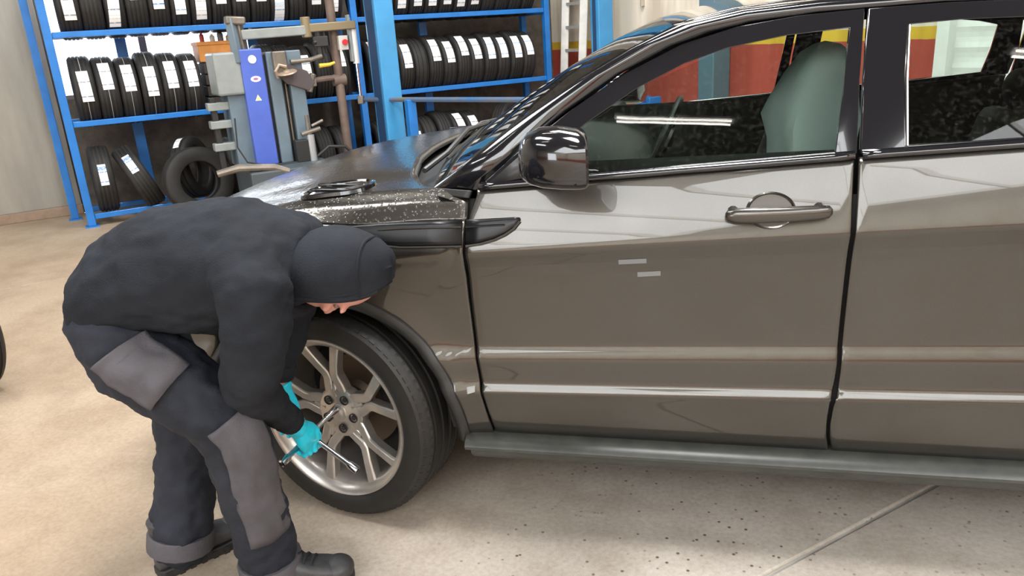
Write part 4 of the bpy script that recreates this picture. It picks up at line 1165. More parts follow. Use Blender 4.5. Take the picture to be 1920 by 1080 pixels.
# cardboard box and odds and ends on the beam behind the changer
M_CARD = mat('orange brown cardboard', (.50, .20, .045), .75, var=.15)
cb = thing('storage_box', 'orange brown box on the rack beside the grey machine tower', 'box', RW(1.48, .27, 1.44))
bbox(1.27, 1.70, .10, .44, 1.44, 1.625).obj('carton', M_CARD, cb, smooth=0, bevel=.006)
bbox(1.262, 1.708, .092, .448, 1.60, 1.632).obj('lid', M_CARD, cb, smooth=0)
kc = thing('crate', 'dark crate under the orange brown box on the rack', 'crate', RW(1.48, .25, .992))
for k in range(4):
    bbox(1.28, 1.69, .03, .42, 1.0+.11*k, 1.095+.11*k).obj('crate_slat', mat('dark crate wood', (.035, .027, .022), .8), kc, smooth=0, bevel=.004)
bbox(1.30, 1.67, .05, .40, .992, 1.44).obj('crate_core', M_UNDER, kc, smooth=0)
for k, (a, c, r_, hh) in enumerate(((1.30, (.5, .05, .04), .022, .09), (1.40, (.7, .68, .6), .025, .07), (1.48, (.12, .12, .14), .03, .10), (1.56, (.45, .28, .10), .028, .06))):
    q = MB(); p_ = RW(a+.04, .22, 1.632); q.lathe([(0, 0), (r_, 0), (r_, hh*.7), (r_*.5, hh*.85), (r_*.5, hh), (0, hh)], 14, Matrix.Translation(p_), closed=False)
    tag(q.obj('spray_can', mat('can %d' % k, c, .35)), ['small red can on the orange box', 'small white pot on the orange box', 'black bottle on the orange box', 'brown pot on the orange box'][k], 'can', 'cans on the orange box')

# ================================================================== tyre changer
def tyre_changer():
    T = thing('tyre_changer', 'grey and blue tyre changing machine with swing arm in front of the rack', 'machine', RW(1.6, -.95))
    M_G = mat('grey blue enamel', (.135, .185, .225), .42, var=.10, vscale=5)
    M_GL = mat('light grey enamel', (.25, .275, .27), .4, var=.1)
    M_B = mat('ultramarine panel', (.075, .13, .50), .4, var=.08, vscale=5)
    M_ST = mat('worn steel', (.17, .15, .13), .45, metal=.6, col2=(.26, .23, .19), vscale=9)
    M_BR = mat('rusty brown pole', (.13, .09, .072), .6, col2=(.19, .135, .11), vscale=8)
    M_K = mat('machine black', (.02, .02, .02), .5)
    sl = lambda z: -.075*(z-1.0)*0          # upright
    def pb(name, a0, a1, b0, b1, z0, z1, m, bev=.006, par=None): return bbox(a0, a1, b0, b1, z0, z1).obj(name, m, par or T, smooth=0, bevel=bev)
    pb('base_cabinet', 1.28, 2.05, -1.40, -.70, .02, .50, mat('cabinet dark grey', (.06, .075, .085), .5), .015)
    for a in (1.33, 2.0): pb('foot', a-.04, a+.04, -1.42, -.73, 0, .02, M_K)
    pb('tower', 1.28, 1.50, -.95, -.60, .50, 1.50, M_G, .012)
    pb('air_tank', 1.20, 1.44, -1.0, -.62, 1.15, 1.52, M_GL, .02)
    bp_ = pb('front_panel', 1.425, 1.625, -1.02, -.90, .50, 1.535, M_B, .012)
    pb('slot', 1.626, 1.655, -.97, -.70, .50, 1.48, M_K)
    pb('guide_column', 1.655, 1.765, -1.02, -.80, .50, 1.50, M_G, .01)
    pb('slot', 1.766, 1.795, -.96, -.75, .50, 1.40, M_K)
    pb('slide_rod', 1.795, 1.81, -.98, -.80, .50, 1.40, M_ST, .003)
    pb('slot', 1.811, 1.835, -.95, -.75, .50, 1.40, M_K)
    pb('guide_column', 1.835, 1.97, -1.02, -.80, .50, 1.50, M_G, .01)
    pb('top_motor', 1.70, 1.82, -1.08, -.98, 1.30, 1.50, M_ST, .01)
    # badges on the blue panel: white roundel, oval plate, warning triangle
    Mn = Matrix.Translation(RW(1.53, -1.021, 1.445)) @ Matrix((D, Vector((0, 0, 1)), -N)).transposed().to_4x4()
    MB().lathe([(0, .002), (.036, .002), (.036, 0)], 24, Mn, closed=False).obj('roundel', mat('badge white', (.8, .82, .84), .4), bp_)
    ov = MB(); ov.add([RW(1.535+.046*math.cos(t), -1.022, 1.275+.026*math.sin(t)) for t in np.linspace(0, 2*PI, 25)[:-1]], [tuple(range(24))]); ov.obj('oval_badge', mat('badge pale', (.70, .68, .76), .4), bp_)
    ov = MB(); ov.add([RW(1.535+.022*math.cos(t), -1.0225, 1.275+.010*math.sin(t)) for t in np.linspace(0, 2*PI, 17)[:-1]], [tuple(range(16))]); ov.obj('oval_mark', mat('badge red', (.35, .12, .25), .4), bp_)
    tri = MB(); tri.add([RW(1.50, -1.022, 1.085), RW(1.56, -1.022, 1.085), RW(1.53, -1.022, 1.14)], [(0, 1, 2)]); tri.obj('warning_triangle', mat('badge yellow', (.72, .70, .40), .4), bp_)
    # swing arm
    A_ = MB(); A_.bar(RW(1.42, -.98, 1.42), RW(1.40, -.98, 1.80), .07, .07); A_.obj('arm_post', M_G, T, bevel=.008)
    A_ = MB(); A_.bar(RW(1.49, -.95, 1.45), RW(1.47, -.95, 1.76), .06, .07); A_.obj('arm_post', M_ST, T, bevel=.008)
    A_ = MB(); A_.bar(RW(1.36, -.97, 1.785), RW(1.53, -.97, 1.77), .10, .07); A_.obj('arm_cap', M_ST, T, bevel=.015)
    A_ = MB(); A_.bar(RW(1.48, -.97, 1.655), RW(2.05, -1.0, 1.665), .08, .085); A_.obj('swing_arm', M_GL, T, bevel=.01)
    A_ = MB(); A_.bar(RW(2.03, -1.0, 1.68), RW(2.52, -1.02, 1.69), .07, .075); A_.cyl(RW(2.06, -1.0, 1.60), RW(2.06, -1.0, 1.78), .045, 12); A_.obj('arm_extension', mat('olive brass', (.25, .20, .12), .5, metal=.4), T, bevel=.008)
    # mount head cluster
    h_ = MB(); h_.cyl(RW(2.16, -1.0, 1.40), RW(2.16, -1.0, 1.66), .028, 10); h_.box(RW(2.18, -1.0, 1.56), (.13, .09, .09), Matrix.Rotation(.5, 3, 'Z')); h_.cyl(RW(2.10, -1.03, 1.55), RW(2.25, -.97, 1.57), .02, 8); h_.cyl(RW(2.22, -1.0, 1.45), RW(2.22, -1.0, 1.68), .014, 8); h_.obj('mount_head', M_K, T, bevel=.006)
    # brown column with control box and lower arm
    MB().tube([RW(2.33, -.93, .02), RW(2.33, -.93, 2.30)], .042, 14).obj('side_pole', M_BR, T)
    MB().tube([RW(2.33, -.93, .0), RW(2.33, -.93, .02)], .12, 14).obj('pole_foot', M_BR, T)
    MB().cyl(RW(2.27, -.93, 1.20), RW(2.39, -.93, 1.20), .055, 14).obj('pole_clamp', M_BR, T)
    MB().tube([RW(2.33, -.95, 1.225), RW(2.2, -.96, 1.225), RW(2.03, -.98, 1.215)], .026, 10).obj('lower_arm', M_BR, T)
    cbx = pb('control_box', 2.345, 2.435, -1.02, -.94, 1.47, 1.60, mat('control grey', (.55, .54, .50), .5))
    MB().cyl(RW(2.40, -1.02, 1.54), RW(2.40, -1.045, 1.54), .026, 14).obj('stop_button', mat('button red', (.6, .02, .03), .35), cbx)
    MB().cyl(RW(2.50, -1.0, 1.34), RW(2.50, -1.0, 1.70), .032, 14).obj('air_cylinder', mat('cylinder white', (.72, .72, .70), .35), T)
    MB().cyl(RW(2.50, -1.0, 1.02), RW(2.50, -1.0, 1.34), .012, 10).obj('cylinder_rod', M_CHROME, T)
    MB().box(RW(2.50, -1.0, 1.0), (.06, .05, .08)).obj('rod_end', M_ST, T, bevel=.008)
    pb('cylinder_bracket', 2.45, 2.475, -1.03, -.97, 1.36, 1.78, M_GL, .004)
    # bead roller plate and disc
    pl_ = MB(); pl_.prism([(0, 0), (.12, .06), (.30, -.02), (.36, -.13), (.30, -.20), (.10, -.12)], .05, Matrix.Translation(RW(1.70, -1.0, 1.33)) @ Matrix((D, Vector((0, 0, 1)), -N)).transposed().to_4x4()); pl_.obj('roller_plate', mat('dark plum steel', (.10, .085, .09), .45, metal=.4), T, smooth=0, bevel=.006)
    dm = Matrix.Translation(RW(1.80, -1.10, 1.31)) @ Matrix.Rotation(.25, 4, 'X')
    MB().lathe([(0, .022), (.03, .022), (.034, .012), (.085, .008), (.092, 0), (.085, -.008), (0, -.008)], 28, dm, closed=False).obj('press_disc', mat('tan steel', (.38, .29, .22), .45, metal=.4), T)
    MB().tube([RW(1.72, -1.08, 1.27), RW(1.70, -1.1, 1.33), RW(1.74, -1.1, 1.38), RW(1.80, -1.1, 1.36)], .016, 8).obj('press_fork', mat('tan steel', (.38, .29, .22), .45, metal=.4), T)
    MB().tube([RW(1.86, -1.05, 1.40), RW(2.05, -1.05, 1.405), RW(2.16, -1.02, 1.43)], .022, 10).obj('press_lever', M_ST, T)
    MB().tube([RW(2.12, -1.05, 1.345), RW(2.22, -1.05, 1.35), RW(2.27, -1.05, 1.365)], [.02, .016, .012], 8).obj('yellow_lever', mat('lever yellow', (.75, .50, .04), .4), T)
    h2 = MB(); h2.box(RW(2.02, -1.0, 1.20), (.12, .08, .07), Matrix.Rotation(.7, 3, 'Z')); h2.cyl(RW(2.0, -1.02, 1.12), RW(2.06, -1.02, 1.28), .03, 10); h2.obj('roller_head', M_ST, T, bevel=.008)
    # small silver post on the right
    MB().cyl(RW(1.93, -1.10, .50), RW(1.93, -1.10, .74), .036, 14).obj('clamp_post', mat('dull silver', (.48, .50, .52), .35, metal=.6), T)
    q = MB(); q.cyl(RW(1.85, -1.10, .75), RW(2.03, -1.10, .79), .022, 10); q.cyl(RW(1.92, -1.10, .70), RW(1.92, -1.10, .92), .018, 10); q.cyl(RW(1.95, -1.12, .82), RW(2.06, -1.12, .86), .014, 8); q.obj('clamp_jaw', M_ST, T)
    pb('pedal_box', 1.78, 1.90, -1.12, -1.0, .50, .70, M_K)
    # bead breaker brackets on the left
    for z in (1.06, .90, .70):
        pb('bracket', 1.10, 1.30, -.92, -.80, z-.035, z+.035, M_GL, .008)
    pb('breaker_rod', 1.13, 1.18, -.90, -.82, .45, 1.14, M_K)
    bb = MB(); bb.tube([RW(1.02, -1.3, .52), RW(1.2, -1.32, .55), RW(1.5, -1.36, .52), RW(1.62, -1.38, .47)], [.03, .035, .035, .03], 10); bb.obj('breaker_arm', M_ST, T)
    MB().tube([RW(1.30, -1.0, .95), RW(1.27, -1.06, .7), RW(1.33, -1.08, .56), RW(1.5, -1.1, .51), RW(1.9, -1.1, .50)], .008, 6).obj('air_hose', M_K, T)
    MB().tube([RW(2.0, -1.0, .52), RW(2.12, -1.0, .60), RW(2.28, -1.02, .58), RW(2.36, -1.04, .48)], .016, 8).obj('air_hose', M_K, T)
tyre_changer()

# ================================================================== lift columns, guard rail, ladder
def lift_column(a0, a1, b0, b1, label, H=3.6):
    T = thing('lift_column', label, 'lift', RW((a0+a1)/2, (b0+b1)/2), 'blue lift columns')
    bbox(a0, a1, b0, b1, .03, H).obj('column', M_BLUELIFT, T, smooth=0, bevel=.012)
    bbox(a0-.12, a1+.12, b0-.12, b1+.12, 0, .03).obj('base_plate', M_BLUELIFT, T, smooth=0, bevel=.006)
    bbox(a0-.02, a1+.02, b0-.02, b1+.02, H, H+.06).obj('top_plate', M_BLUELIFT, T, smooth=0)
    bbox(a0-.006, a0-.001, b0+.05, b1-.05, .1, H-.1).obj('carriage_slot_shade', mat('slot shade', (.015, .05, .13), .6), T, smooth=0)  # flat sheet on the left face; the slot's shade is its colour
    return T
lift_column(2.600, 2.785, -1.36, -1.08, 'tall blue lift column standing in front of the tyre rack')
lift_column(5.30, 5.50, -1.08, -.92, 'narrow blue lift column right of the ladder')
g0, g1 = Vector((-2.05, 5.20, 0)), Vector((.30, 4.05, 0))
def guard():
    T = thing('guard_rail', 'low blue guard rail with a worn top bar before the tyre rack', 'railing', (g0+g1)/2)
    zr = 1.03
    u = (g1-g0)
    t1 = .265
    pA, pB = g0+u*t1, g0+u*.985
    for p in (pA, pB):
        MB().box((p.x, p.y, .5), (.085, .085, 1.0), Matrix.Rotation(ROTD, 3, 'Z')).obj('post', M_BLUE, T, smooth=0, bevel=.006)
        MB().box((p.x, p.y, .008), (.18, .18, .016), Matrix.Rotation(ROTD, 3, 'Z')).obj('foot_plate', M_BLUE, T, smooth=0)
    MB().cyl(g0+Vector((0, 0, zr-.03)), g1+u.normalized()*.25+Vector((0, 0, zr-.03)), .022, 10).obj('top_bar', mat('worn rail', (.22, .20, .17), .45, metal=.5, col2=(.03, .20, .50), vscale=3), T)
guard()
def ladder():
    T = thing('ladder', 'aluminium ladder leaning against the cream and red wall', 'ladder', RW(5.6, .4))
    M_AL = mat('scuffed aluminium', (.60, .60, .58), .45, metal=.5, var=.1)
    def rail(b): return RW(5.60, b, .0), RW(5.90, b*.98+.005, 4.0)
    for b in (-.20, .20):
        p, q = rail(b); MB().bar(p, q, .10, .06).obj('rail', M_AL, T, smooth=0, bevel=.006)
    for k in range(14):
        s = (k+.6)/14.5
        p = rail(-.20)[0].lerp(rail(-.20)[1], s); q = rail(.20)[0].lerp(rail(.20)[1], s)
        MB().bar(p, q, .03, .035).obj('rung', M_AL, T, smooth=0)
ladder()
# steel stanchion on the far red wall and a blue jack beside it
T = thing('wall_stanchion', 'blue grey steel pillar against the red wall seen through the car', 'pillar', RW(5.85, -2.30))
bbox(5.72, 5.95, -2.42, -2.20, .01, 4.5).obj('shaft', mat('stanchion blue grey', (.10, .17, .22), .5), T, smooth=0, bevel=.01)
bbox(5.66, 5.955, -2.48, -2.14, 0, .01).obj('base_plate', M_BLUELIFT, T, smooth=0)
T = thing('pillar_vice', 'small bright blue vice on a stand before the red wall', 'vice', RW(5.4, -1.80))
MB().cyl(RW(5.4, -1.8, .02), RW(5.4, -1.8, .58), .05, 12).obj('stand', M_BLUE, T); MB().cyl(RW(5.4, -1.8, 0), RW(5.4, -1.8, .02), .18, 16).obj('stand_foot', M_BLUE, T)
MB().box(RW(5.4, -1.8, .65), (.30, .14, .14), Matrix.Rotation(ROTD-1.57, 3, 'Z')).obj('vice_body', M_BLUE, T, bevel=.02)
MB().box(RW(5.4, -1.72, .75), (.06, .16, .08), Matrix.Rotation(ROTD-1.57, 3, 'Z')).obj('vice_jaw', M_BLUE, T, bevel=.01)
MB().box(RW(5.4, -1.88, .75), (.06, .16, .08), Matrix.Rotation(ROTD-1.57, 3, 'Z')).obj('vice_jaw', M_BLUE, T, bevel=.01)
# a tyre lying just inside the left edge of the view

_q = Vector((-2.37, .78, .32))
tyre(_q, (Vector((.3, 1, 0))).normalized(), 'a', 'black tyre standing on the floor at the left edge of the view', 'loose tyres on the floor')
bpy.context.view_layer.update()
# ================================================================== the mechanic bending over the front wheel
M_HOOD = mat('charcoal hoodie fleece', (.015, .0175, .023), .85, var=.25, vscale=5, bump=.25, bscale=260, spec=.2)
M_TROU = mat('black work trousers', (.012, .0145, .021), .72, col2=(.024, .028, .040), vscale=4, bump=.2, bscale=220, spec=.25)
M_PATCH = mat('grey trouser panels', (.070, .066, .076), .75, var=.22, vscale=9, bump=.2, bscale=220)
M_SKIN = mat('skin', (.62, .30, .24), .5, var=.08)
M_GLOVE = mat('cyan nitrile glove', (.012, .60, .80), .42, var=.08, vscale=20, bump=.12, bscale=60)
M_BOOT = mat('worn black leather', (.030, .029, .030), .48, col2=(.055, .055, .060), vscale=14, bump=.15, bscale=70)
M_SOLE = mat('boot sole', (.018, .017, .017), .7)
M_LACE = mat('boot lace', (.012, .012, .014), .8)
M_STEEL = mat('chromed tool steel', (.62, .62, .64), .18, metal=1.0)

MECH = thing('person', 'mechanic in charcoal hoodie and work trousers bending over the front wheel', 'person', (-.20, -.30, 0))
def tex(name, size):
    t = bpy.data.textures.get(name)
    if not t:
        t = bpy.data.textures.new(name, 'CLOUDS'); t.noise_scale = size; t.noise_depth = 3
    return t
def cloth(mb, name, m, parent, voxel=.011, smooth=6, folds=((.018, .10),)):
    o = mb.obj(name, m, parent, smooth=0, normals=True)
    r = o.modifiers.new('remesh', 'REMESH'); r.mode = 'VOXEL'; r.voxel_size = voxel; r.use_smooth_shade = True
    s = o.modifiers.new('smooth', 'SMOOTH'); s.iterations = smooth; s.factor = .6
    for st, sz in folds:
        d = o.modifiers.new('folds', 'DISPLACE'); d.texture = tex('fold %.3f' % sz, sz); d.strength = st; d.mid_level = .5; d.texture_coords = 'LOCAL'
    s2 = o.modifiers.new('smooth2', 'SMOOTH'); s2.iterations = 2; s2.factor = .5
    return o
NEARLEG = [((-.325, -.415, .885), .115), ((-.295, -.43, .835), .117), ((-.255, -.435, .778), .113), ((-.155, -.435, .712), .104), ((-.070, -.425, .632), .094), ((-.030, -.415, .560), .089), ((-.040, -.392, .410), .087), ((-.048, -.362, .25), .083), ((-.056, -.335, .130), .083), ((-.058, -.330, .075), .082)]
FARLEG = [((-.385, -.27, .87), .115), ((-.385, -.24, .76), .112), ((-.36, -.222, .64), .105), ((-.318, -.220, .53), .096), ((-.340, -.226, .408), .092), ((-.368, -.246, .25), .091), ((-.398, -.264, .120), .090), ((-.404, -.268, .085), .088)]
SPINE = [((-.375, -.352, .872), (.160, .095)), ((-.330, -.35, .925), (.182, .130)), ((-.280, -.345, .962), (.190, .148)), ((-.195, -.335, .990), (.195, .163)), ((-.074, -.320, .998), (.200, .176)), ((.040, -.308, 1.003), (.205, .168)), ((.125, -.296, 1.003), (.180, .132)), ((.190, -.286, 1.0), (.105, .095))]
ARM_N = [((.085, -.43, 1.035), .090), ((.150, -.490, .985), .090), ((.142, -.500, .900), .083), ((.105, -.478, .800), .076), ((.056, -.445, .724), .070), ((.044, -.375, .648), .058), ((.030, -.290, .565), .045), ((.022, -.238, .516), .038)]
ARM_F = [((.10, -.20, 1.03), .085), ((.085, -.12, .98), .086), ((.035, -.105, .88), .078), ((-.010, -.105, .78), .070), ((-.025, -.108, .705), .058), ((-.045, -.112, .640), .043), ((-.055, -.112, .608), .037)]
def tb(mb, chain, k=1.0, seg=16):
    mb.tube([p for p, r in chain], [tuple(q*k for q in r) if isinstance(r, tuple) else r*k for p, r in chain], seg)
    for p, r in (chain[0], chain[-1]):
        if not isinstance(r, tuple): mb.ell(p, (r*k*.98,)*3)
# skin: one continuous figure (head, neck, trunk, arms, legs)
HC = Vector((.255, -.285, .966))
crown = Vector((.96, .10, -.16)).normalized(); face = Vector((.12, .10, -1)); face = (face-crown*face.dot(crown)).normalized(); lat = face.cross(crown)
HM = Matrix((lat, face, crown)).transposed()
def head_pt(x, y, z): return HC+HM @ Vector((x, y, z))
def make_body():
    mb = MB()
    tb(mb, [(p, tuple(q*.72 for q in r)) for p, r in SPINE]); tb(mb, NEARLEG, .72); tb(mb, FARLEG, .72); tb(mb, ARM_N, .62); tb(mb, ARM_F, .62)
    mb.tube([SPINE[-2][0], head_pt(0, -.03, -.06)], [.062, .056], 14)
    mb.tube([ARM_N[-2][0], ARM_N[-1][0], NW], [.027, .027, .026], 12); mb.tube([ARM_F[-2][0], ARM_F[-1][0], FW], [.027, .027, .026], 12)
    mb.ell(head_pt(0, -.012, .022), (.074, .092, .096), HM)           # skull
    mb.ell(head_pt(0, .030, -.040), (.058, .062, .070), HM)           # jaw
    mb.ell(head_pt(0, .068, -.085), (.022, .018, .018), HM)           # chin
    mb.tube([head_pt(0, .080, .012), head_pt(0, .100, -.022)], [.009, .014], 10); mb.ell(head_pt(0, .104, -.024), (.015, .013, .011), HM)
    for s in (-1, 1):
        mb.ell(head_pt(.077*s, -.010, -.006), (.009, .018, .030), HM)      # ears
        mb.ell(head_pt(.038*s, .074, -.012), (.020, .014, .014), HM)       # cheeks
        mb.ell(head_pt(.032*s, .080, .030), (.022, .010, .008), HM)        # brow
    mb.ell(head_pt(0, .086, -.050), (.022, .010, .008), HM)               # lips
    o = mb.obj('body', M_SKIN, MECH, smooth=0)
    r = o.modifiers.new('remesh', 'REMESH'); r.mode = 'VOXEL'; r.voxel_size = .007; r.use_smooth_shade = True
    s = o.modifiers.new('smooth', 'SMOOTH'); s.iterations = 4; s.factor = .5
    for s in (-1, 1):
        MB().ell(head_pt(.032*s, .068, .014), (.012, .010, .009), HM).obj('eye', mat('eye', (.22, .15, .13), .25), o)
    ha = MB(); ha.ell(head_pt(0, -.022, .030), (.072, .082, .090), HM); ha.obj('hair', mat('grey hair', (.16, .15, .16), .8, bump=.4, bscale=150), MECH)

# ---- four-way wheel wrench
AXL = Vector((math.sin(math.radians(STEER)), -math.cos(math.radians(STEER)), 0))
LUG = Vector((.021, .045, .405))
WEND = LUG+AXL*.275+Vector((0, 0, -.048))
WCEN = LUG.lerp(WEND, .50)
B1 = (WEND-LUG).normalized()
B2 = Vector((.83, -.0, -.55)); B2 = (B2-B1*B2.dot(B1)).normalized()
def wrench():
    T = thing('wheel_wrench', 'chrome four-way wheel wrench held on a wheel bolt by gloved hands', 'wrench', WCEN)
    for nm, p, q in (('cross_bar', LUG, WEND), ('cross_bar', WCEN-B2*.185, WCEN+B2*.185)):
        mb = MB(); d = (q-p).normalized()
        mb.tube([p, p+d*.002, p+d*.030, p+d*.040, q-d*.040, q-d*.030, q-d*.002, q], [.009, .0125, .0125, .0082, .0082, .0125, .0125, .009], 14)
        o = mb.obj(nm, M_STEEL, T, smooth=35)
        for e, s in ((p, -1), (q, 1)):
            MB().tube([e+d*s*.0005, e-d*s*.012], [.0078, .0078], 6).obj('socket_recess', M_UNDER, o, smooth=0)
    MB().ell(WCEN, (.014, .014, .014)).obj('centre_boss', M_STEEL, T)
wrench()
# ---- gloved hands
def rot(v, ax, a): return Matrix.Rotation(a, 3, ax) @ v
GN = WCEN+B1*.022                     # near hand grips the bar just outside the centre
GF = WCEN-B2*.085                     # far hand grips the other bar
PN = Vector((.42, .20, -.62)); PN = (PN-B1*PN.dot(B1)).normalized()
PF = Vector((.30, .10, -.80)); PF = (PF-B2*PF.dot(B2)).normalized()
def hand_geo(grip, b, p, side):
    """b bar axis, p from wrist to knuckles, palm faces n"""
    n = p.cross(b)*side
    K = grip-n*.021+p*.012
    return n, K
def hand(name, grip, b, p, side, wrist, thumb):
    n, K = hand_geo(grip, b, p, side)
    mb = MB()
    lens = [(.040, .026, .020), (.045, .029, .022), (.042, .027, .021), (.033, .021, .018)]
    for i in range(4):
        k = K+b*(i-1.5)*.0215*thumb*-1
        pts = [k-p*.030, k]; rr = [.0105, .0105]
        ang = [math.radians(a+4*i) for a in (38, 118, 178)]
        cur = k
        for L_, a in zip(lens[i], ang):
            d = p*math.cos(a)+n*math.sin(a)
            cur = cur+d*L_; pts.append(cur); rr.append(.0098-.0006*len(pts)+.001)
        mb.tube(pts, rr, 10); mb.ell(pts[-1], (rr[-1],)*3); mb.ell(pts[1], (.0112,)*3); mb.ell(pts[2], (.0102,)*3)
    # palm: lofted from wrist to knuckles
    rings = []
    for t, w_, th in ((0, .030, .023), (.25, .034, .022), (.55, .043, .021), (.85, .045, .016), (1.0, .043, .012)):
        c = wrist.lerp(K, t)+n*(-.004*math.sin(PI*t))
        ax_ = (K-wrist).normalized(); bb = (b-ax_*b.dot(ax_)).normalized(); nn = ax_.cross(bb)
        rings.append([c+bb*w_*math.cos(a)+nn*th*math.sin(a) for a in np.linspace(0, 2*PI, 19)[:-1]])
    mb.rings(rings)
    # thumb leaves the side of the palm and closes against the fingers
    t0 = wrist.lerp(K, .35)+b*.030*thumb
    t1 = t0+(p*.030+b*.020*thumb+n*.012); t2 = t1+(p*.022+n*.022+b*.004*thumb); t3 = t2+(p*.010+n*.020-b*.004*thumb)
    mb.tube([t0-b*.012*thumb, t0, t1, t2, t3], [.014, .0145, .0128, .0112, .009], 10); mb.ell(t3, (.009,)*3)
    # rolled cuff
    mb.tube([wrist-(K-wrist).normalized()*.022, wrist+(K-wrist).normalized()*.01], [.032, .031], 16)
    o = mb.obj(name, M_GLOVE, MECH, smooth=0)
    r = o.modifiers.new('remesh', 'REMESH'); r.mode = 'VOXEL'; r.voxel_size = .0032; r.use_smooth_shade = True
    s = o.modifiers.new('smooth', 'SMOOTH'); s.iterations = 4; s.factor = .5
    return o
NW = Vector((.010, -.185, .462)); FW = Vector((-.066, -.108, .556))
make_body()
gl = hand('glove', GN, B1, PN, 1, NW, -1)
gl2 = hand('glove', GF, B2, PF, 1, FW, 1)
# ---- clothes
hb_ = MB(); tb(hb_, SPINE); tb(hb_, ARM_N); tb(hb_, ARM_F)
hb_.ell((.115, -.44, 1.03), (.085, .075, .085)); hb_.ell((.09, -.16, 1.02), (.085, .075, .085)); hb_.ell(SPINE[0][0], (.05, .145, .085))
HOODIE = cloth(hb_, 'hoodie', M_HOOD, MECH, .010, 8, ((.020, .10), (.016, .038)))
# cuffs
for ch in (ARM_N, ARM_F):
    p, q = Vector(ch[-2][0]), Vector(ch[-1][0]); d = (q-p).normalized()
    MB().tube([q-d*.03, q-d*.02, q+d*.018, q+d*.022], [.040, .043, .040, .034], 18).obj('cuff', M_HOOD, HOODIE, smooth=60)
tr_ = MB(); tb(tr_, NEARLEG); tb(tr_, FARLEG); tr_.ell((-.335, -.345, .845), (.125, .172, .120)); tr_.ell((-.33, -.345, .88), (.12, .17, .10))
TROU = cloth(tr_, 'trousers', M_TROU, MECH, .010, 8, ((.028, .075), (.018, .034)))
for z0, ch, r_ in ((.075, NEARLEG, .092), (.085, FARLEG, .099)):
    p = Vector(ch[-1][0]); q = Vector(ch[-2][0]); d = (p-q).normalized()
    MB().tube([p-d*.045, p-d*.035, p+d*.012, p+d*.014], [r_-.004, r_, r_+.001, r_-.008], 22).obj('hem', M_PATCH, TROU, smooth=60)
def patch_on(corners, target, name, m, n=22, off=.014, par=None, proj=False):
    c = [Vector(p) for p in corners]
    mb = MB(); mb.grid(lambda u, v: c[0].lerp(c[1], u).lerp(c[3].lerp(c[2], u), v), n, n)
    o = mb.obj(name, m, par or target, smooth=60)
    s = o.modifiers.new('wrap', 'SHRINKWRAP'); s.target = target; s.wrap_method = 'NEAREST_SURFACEPOINT'; s.offset = off
    if proj:
        s.wrap_method = 'PROJECT'; s.use_project_x = False; s.use_project_y = True; s.use_project_z = False; s.use_positive_direction = True; s.use_negative_direction = False
    k = o.modifiers.new('thickness', 'SOLIDIFY'); k.thickness = .006; k.offset = 0
    return o
def leg_patch(chain, t0, t1, a0, a1, name, n=18):
    """panel lying on a trouser leg, between two stations of the leg and two angles round it"""
    def fn(u, v):
        i = t0+(t1-t0)*u; k = min(int(i), len(chain)-2); f = i-k
        c = Vector(chain[k][0]).lerp(Vector(chain[k+1][0]), f); r = chain[k][1]*(1-f)+chain[k+1][1]*f
        ax = (Vector(chain[k+1][0])-Vector(chain[k][0])).normalized(); nr = Vector((0, -1, 0)); nr = (nr-ax*nr.dot(ax)).normalized(); up = nr.cross(ax)
        a = math.radians(a0+(a1-a0)*v)
        return c+(nr*math.cos(a)+up*math.sin(a))*r*1.04
    mb = MB(); mb.grid(fn, n, n); o = mb.obj(name, M_PATCH, TROU, smooth=60)
    s = o.modifiers.new('wrap', 'SHRINKWRAP'); s.target = TROU; s.wrap_method = 'NEAREST_SURFACEPOINT'; s.offset = .009
    k = o.modifiers.new('thickness', 'SOLIDIFY'); k.thickness = .006; k.offset = 0
    return o
leg_patch(NEARLEG, 1.45, 3.0, -8, 72, 'holster_pocket')
leg_patch(NEARLEG, 4.25, 7.0, 14, 98, 'knee_panel')
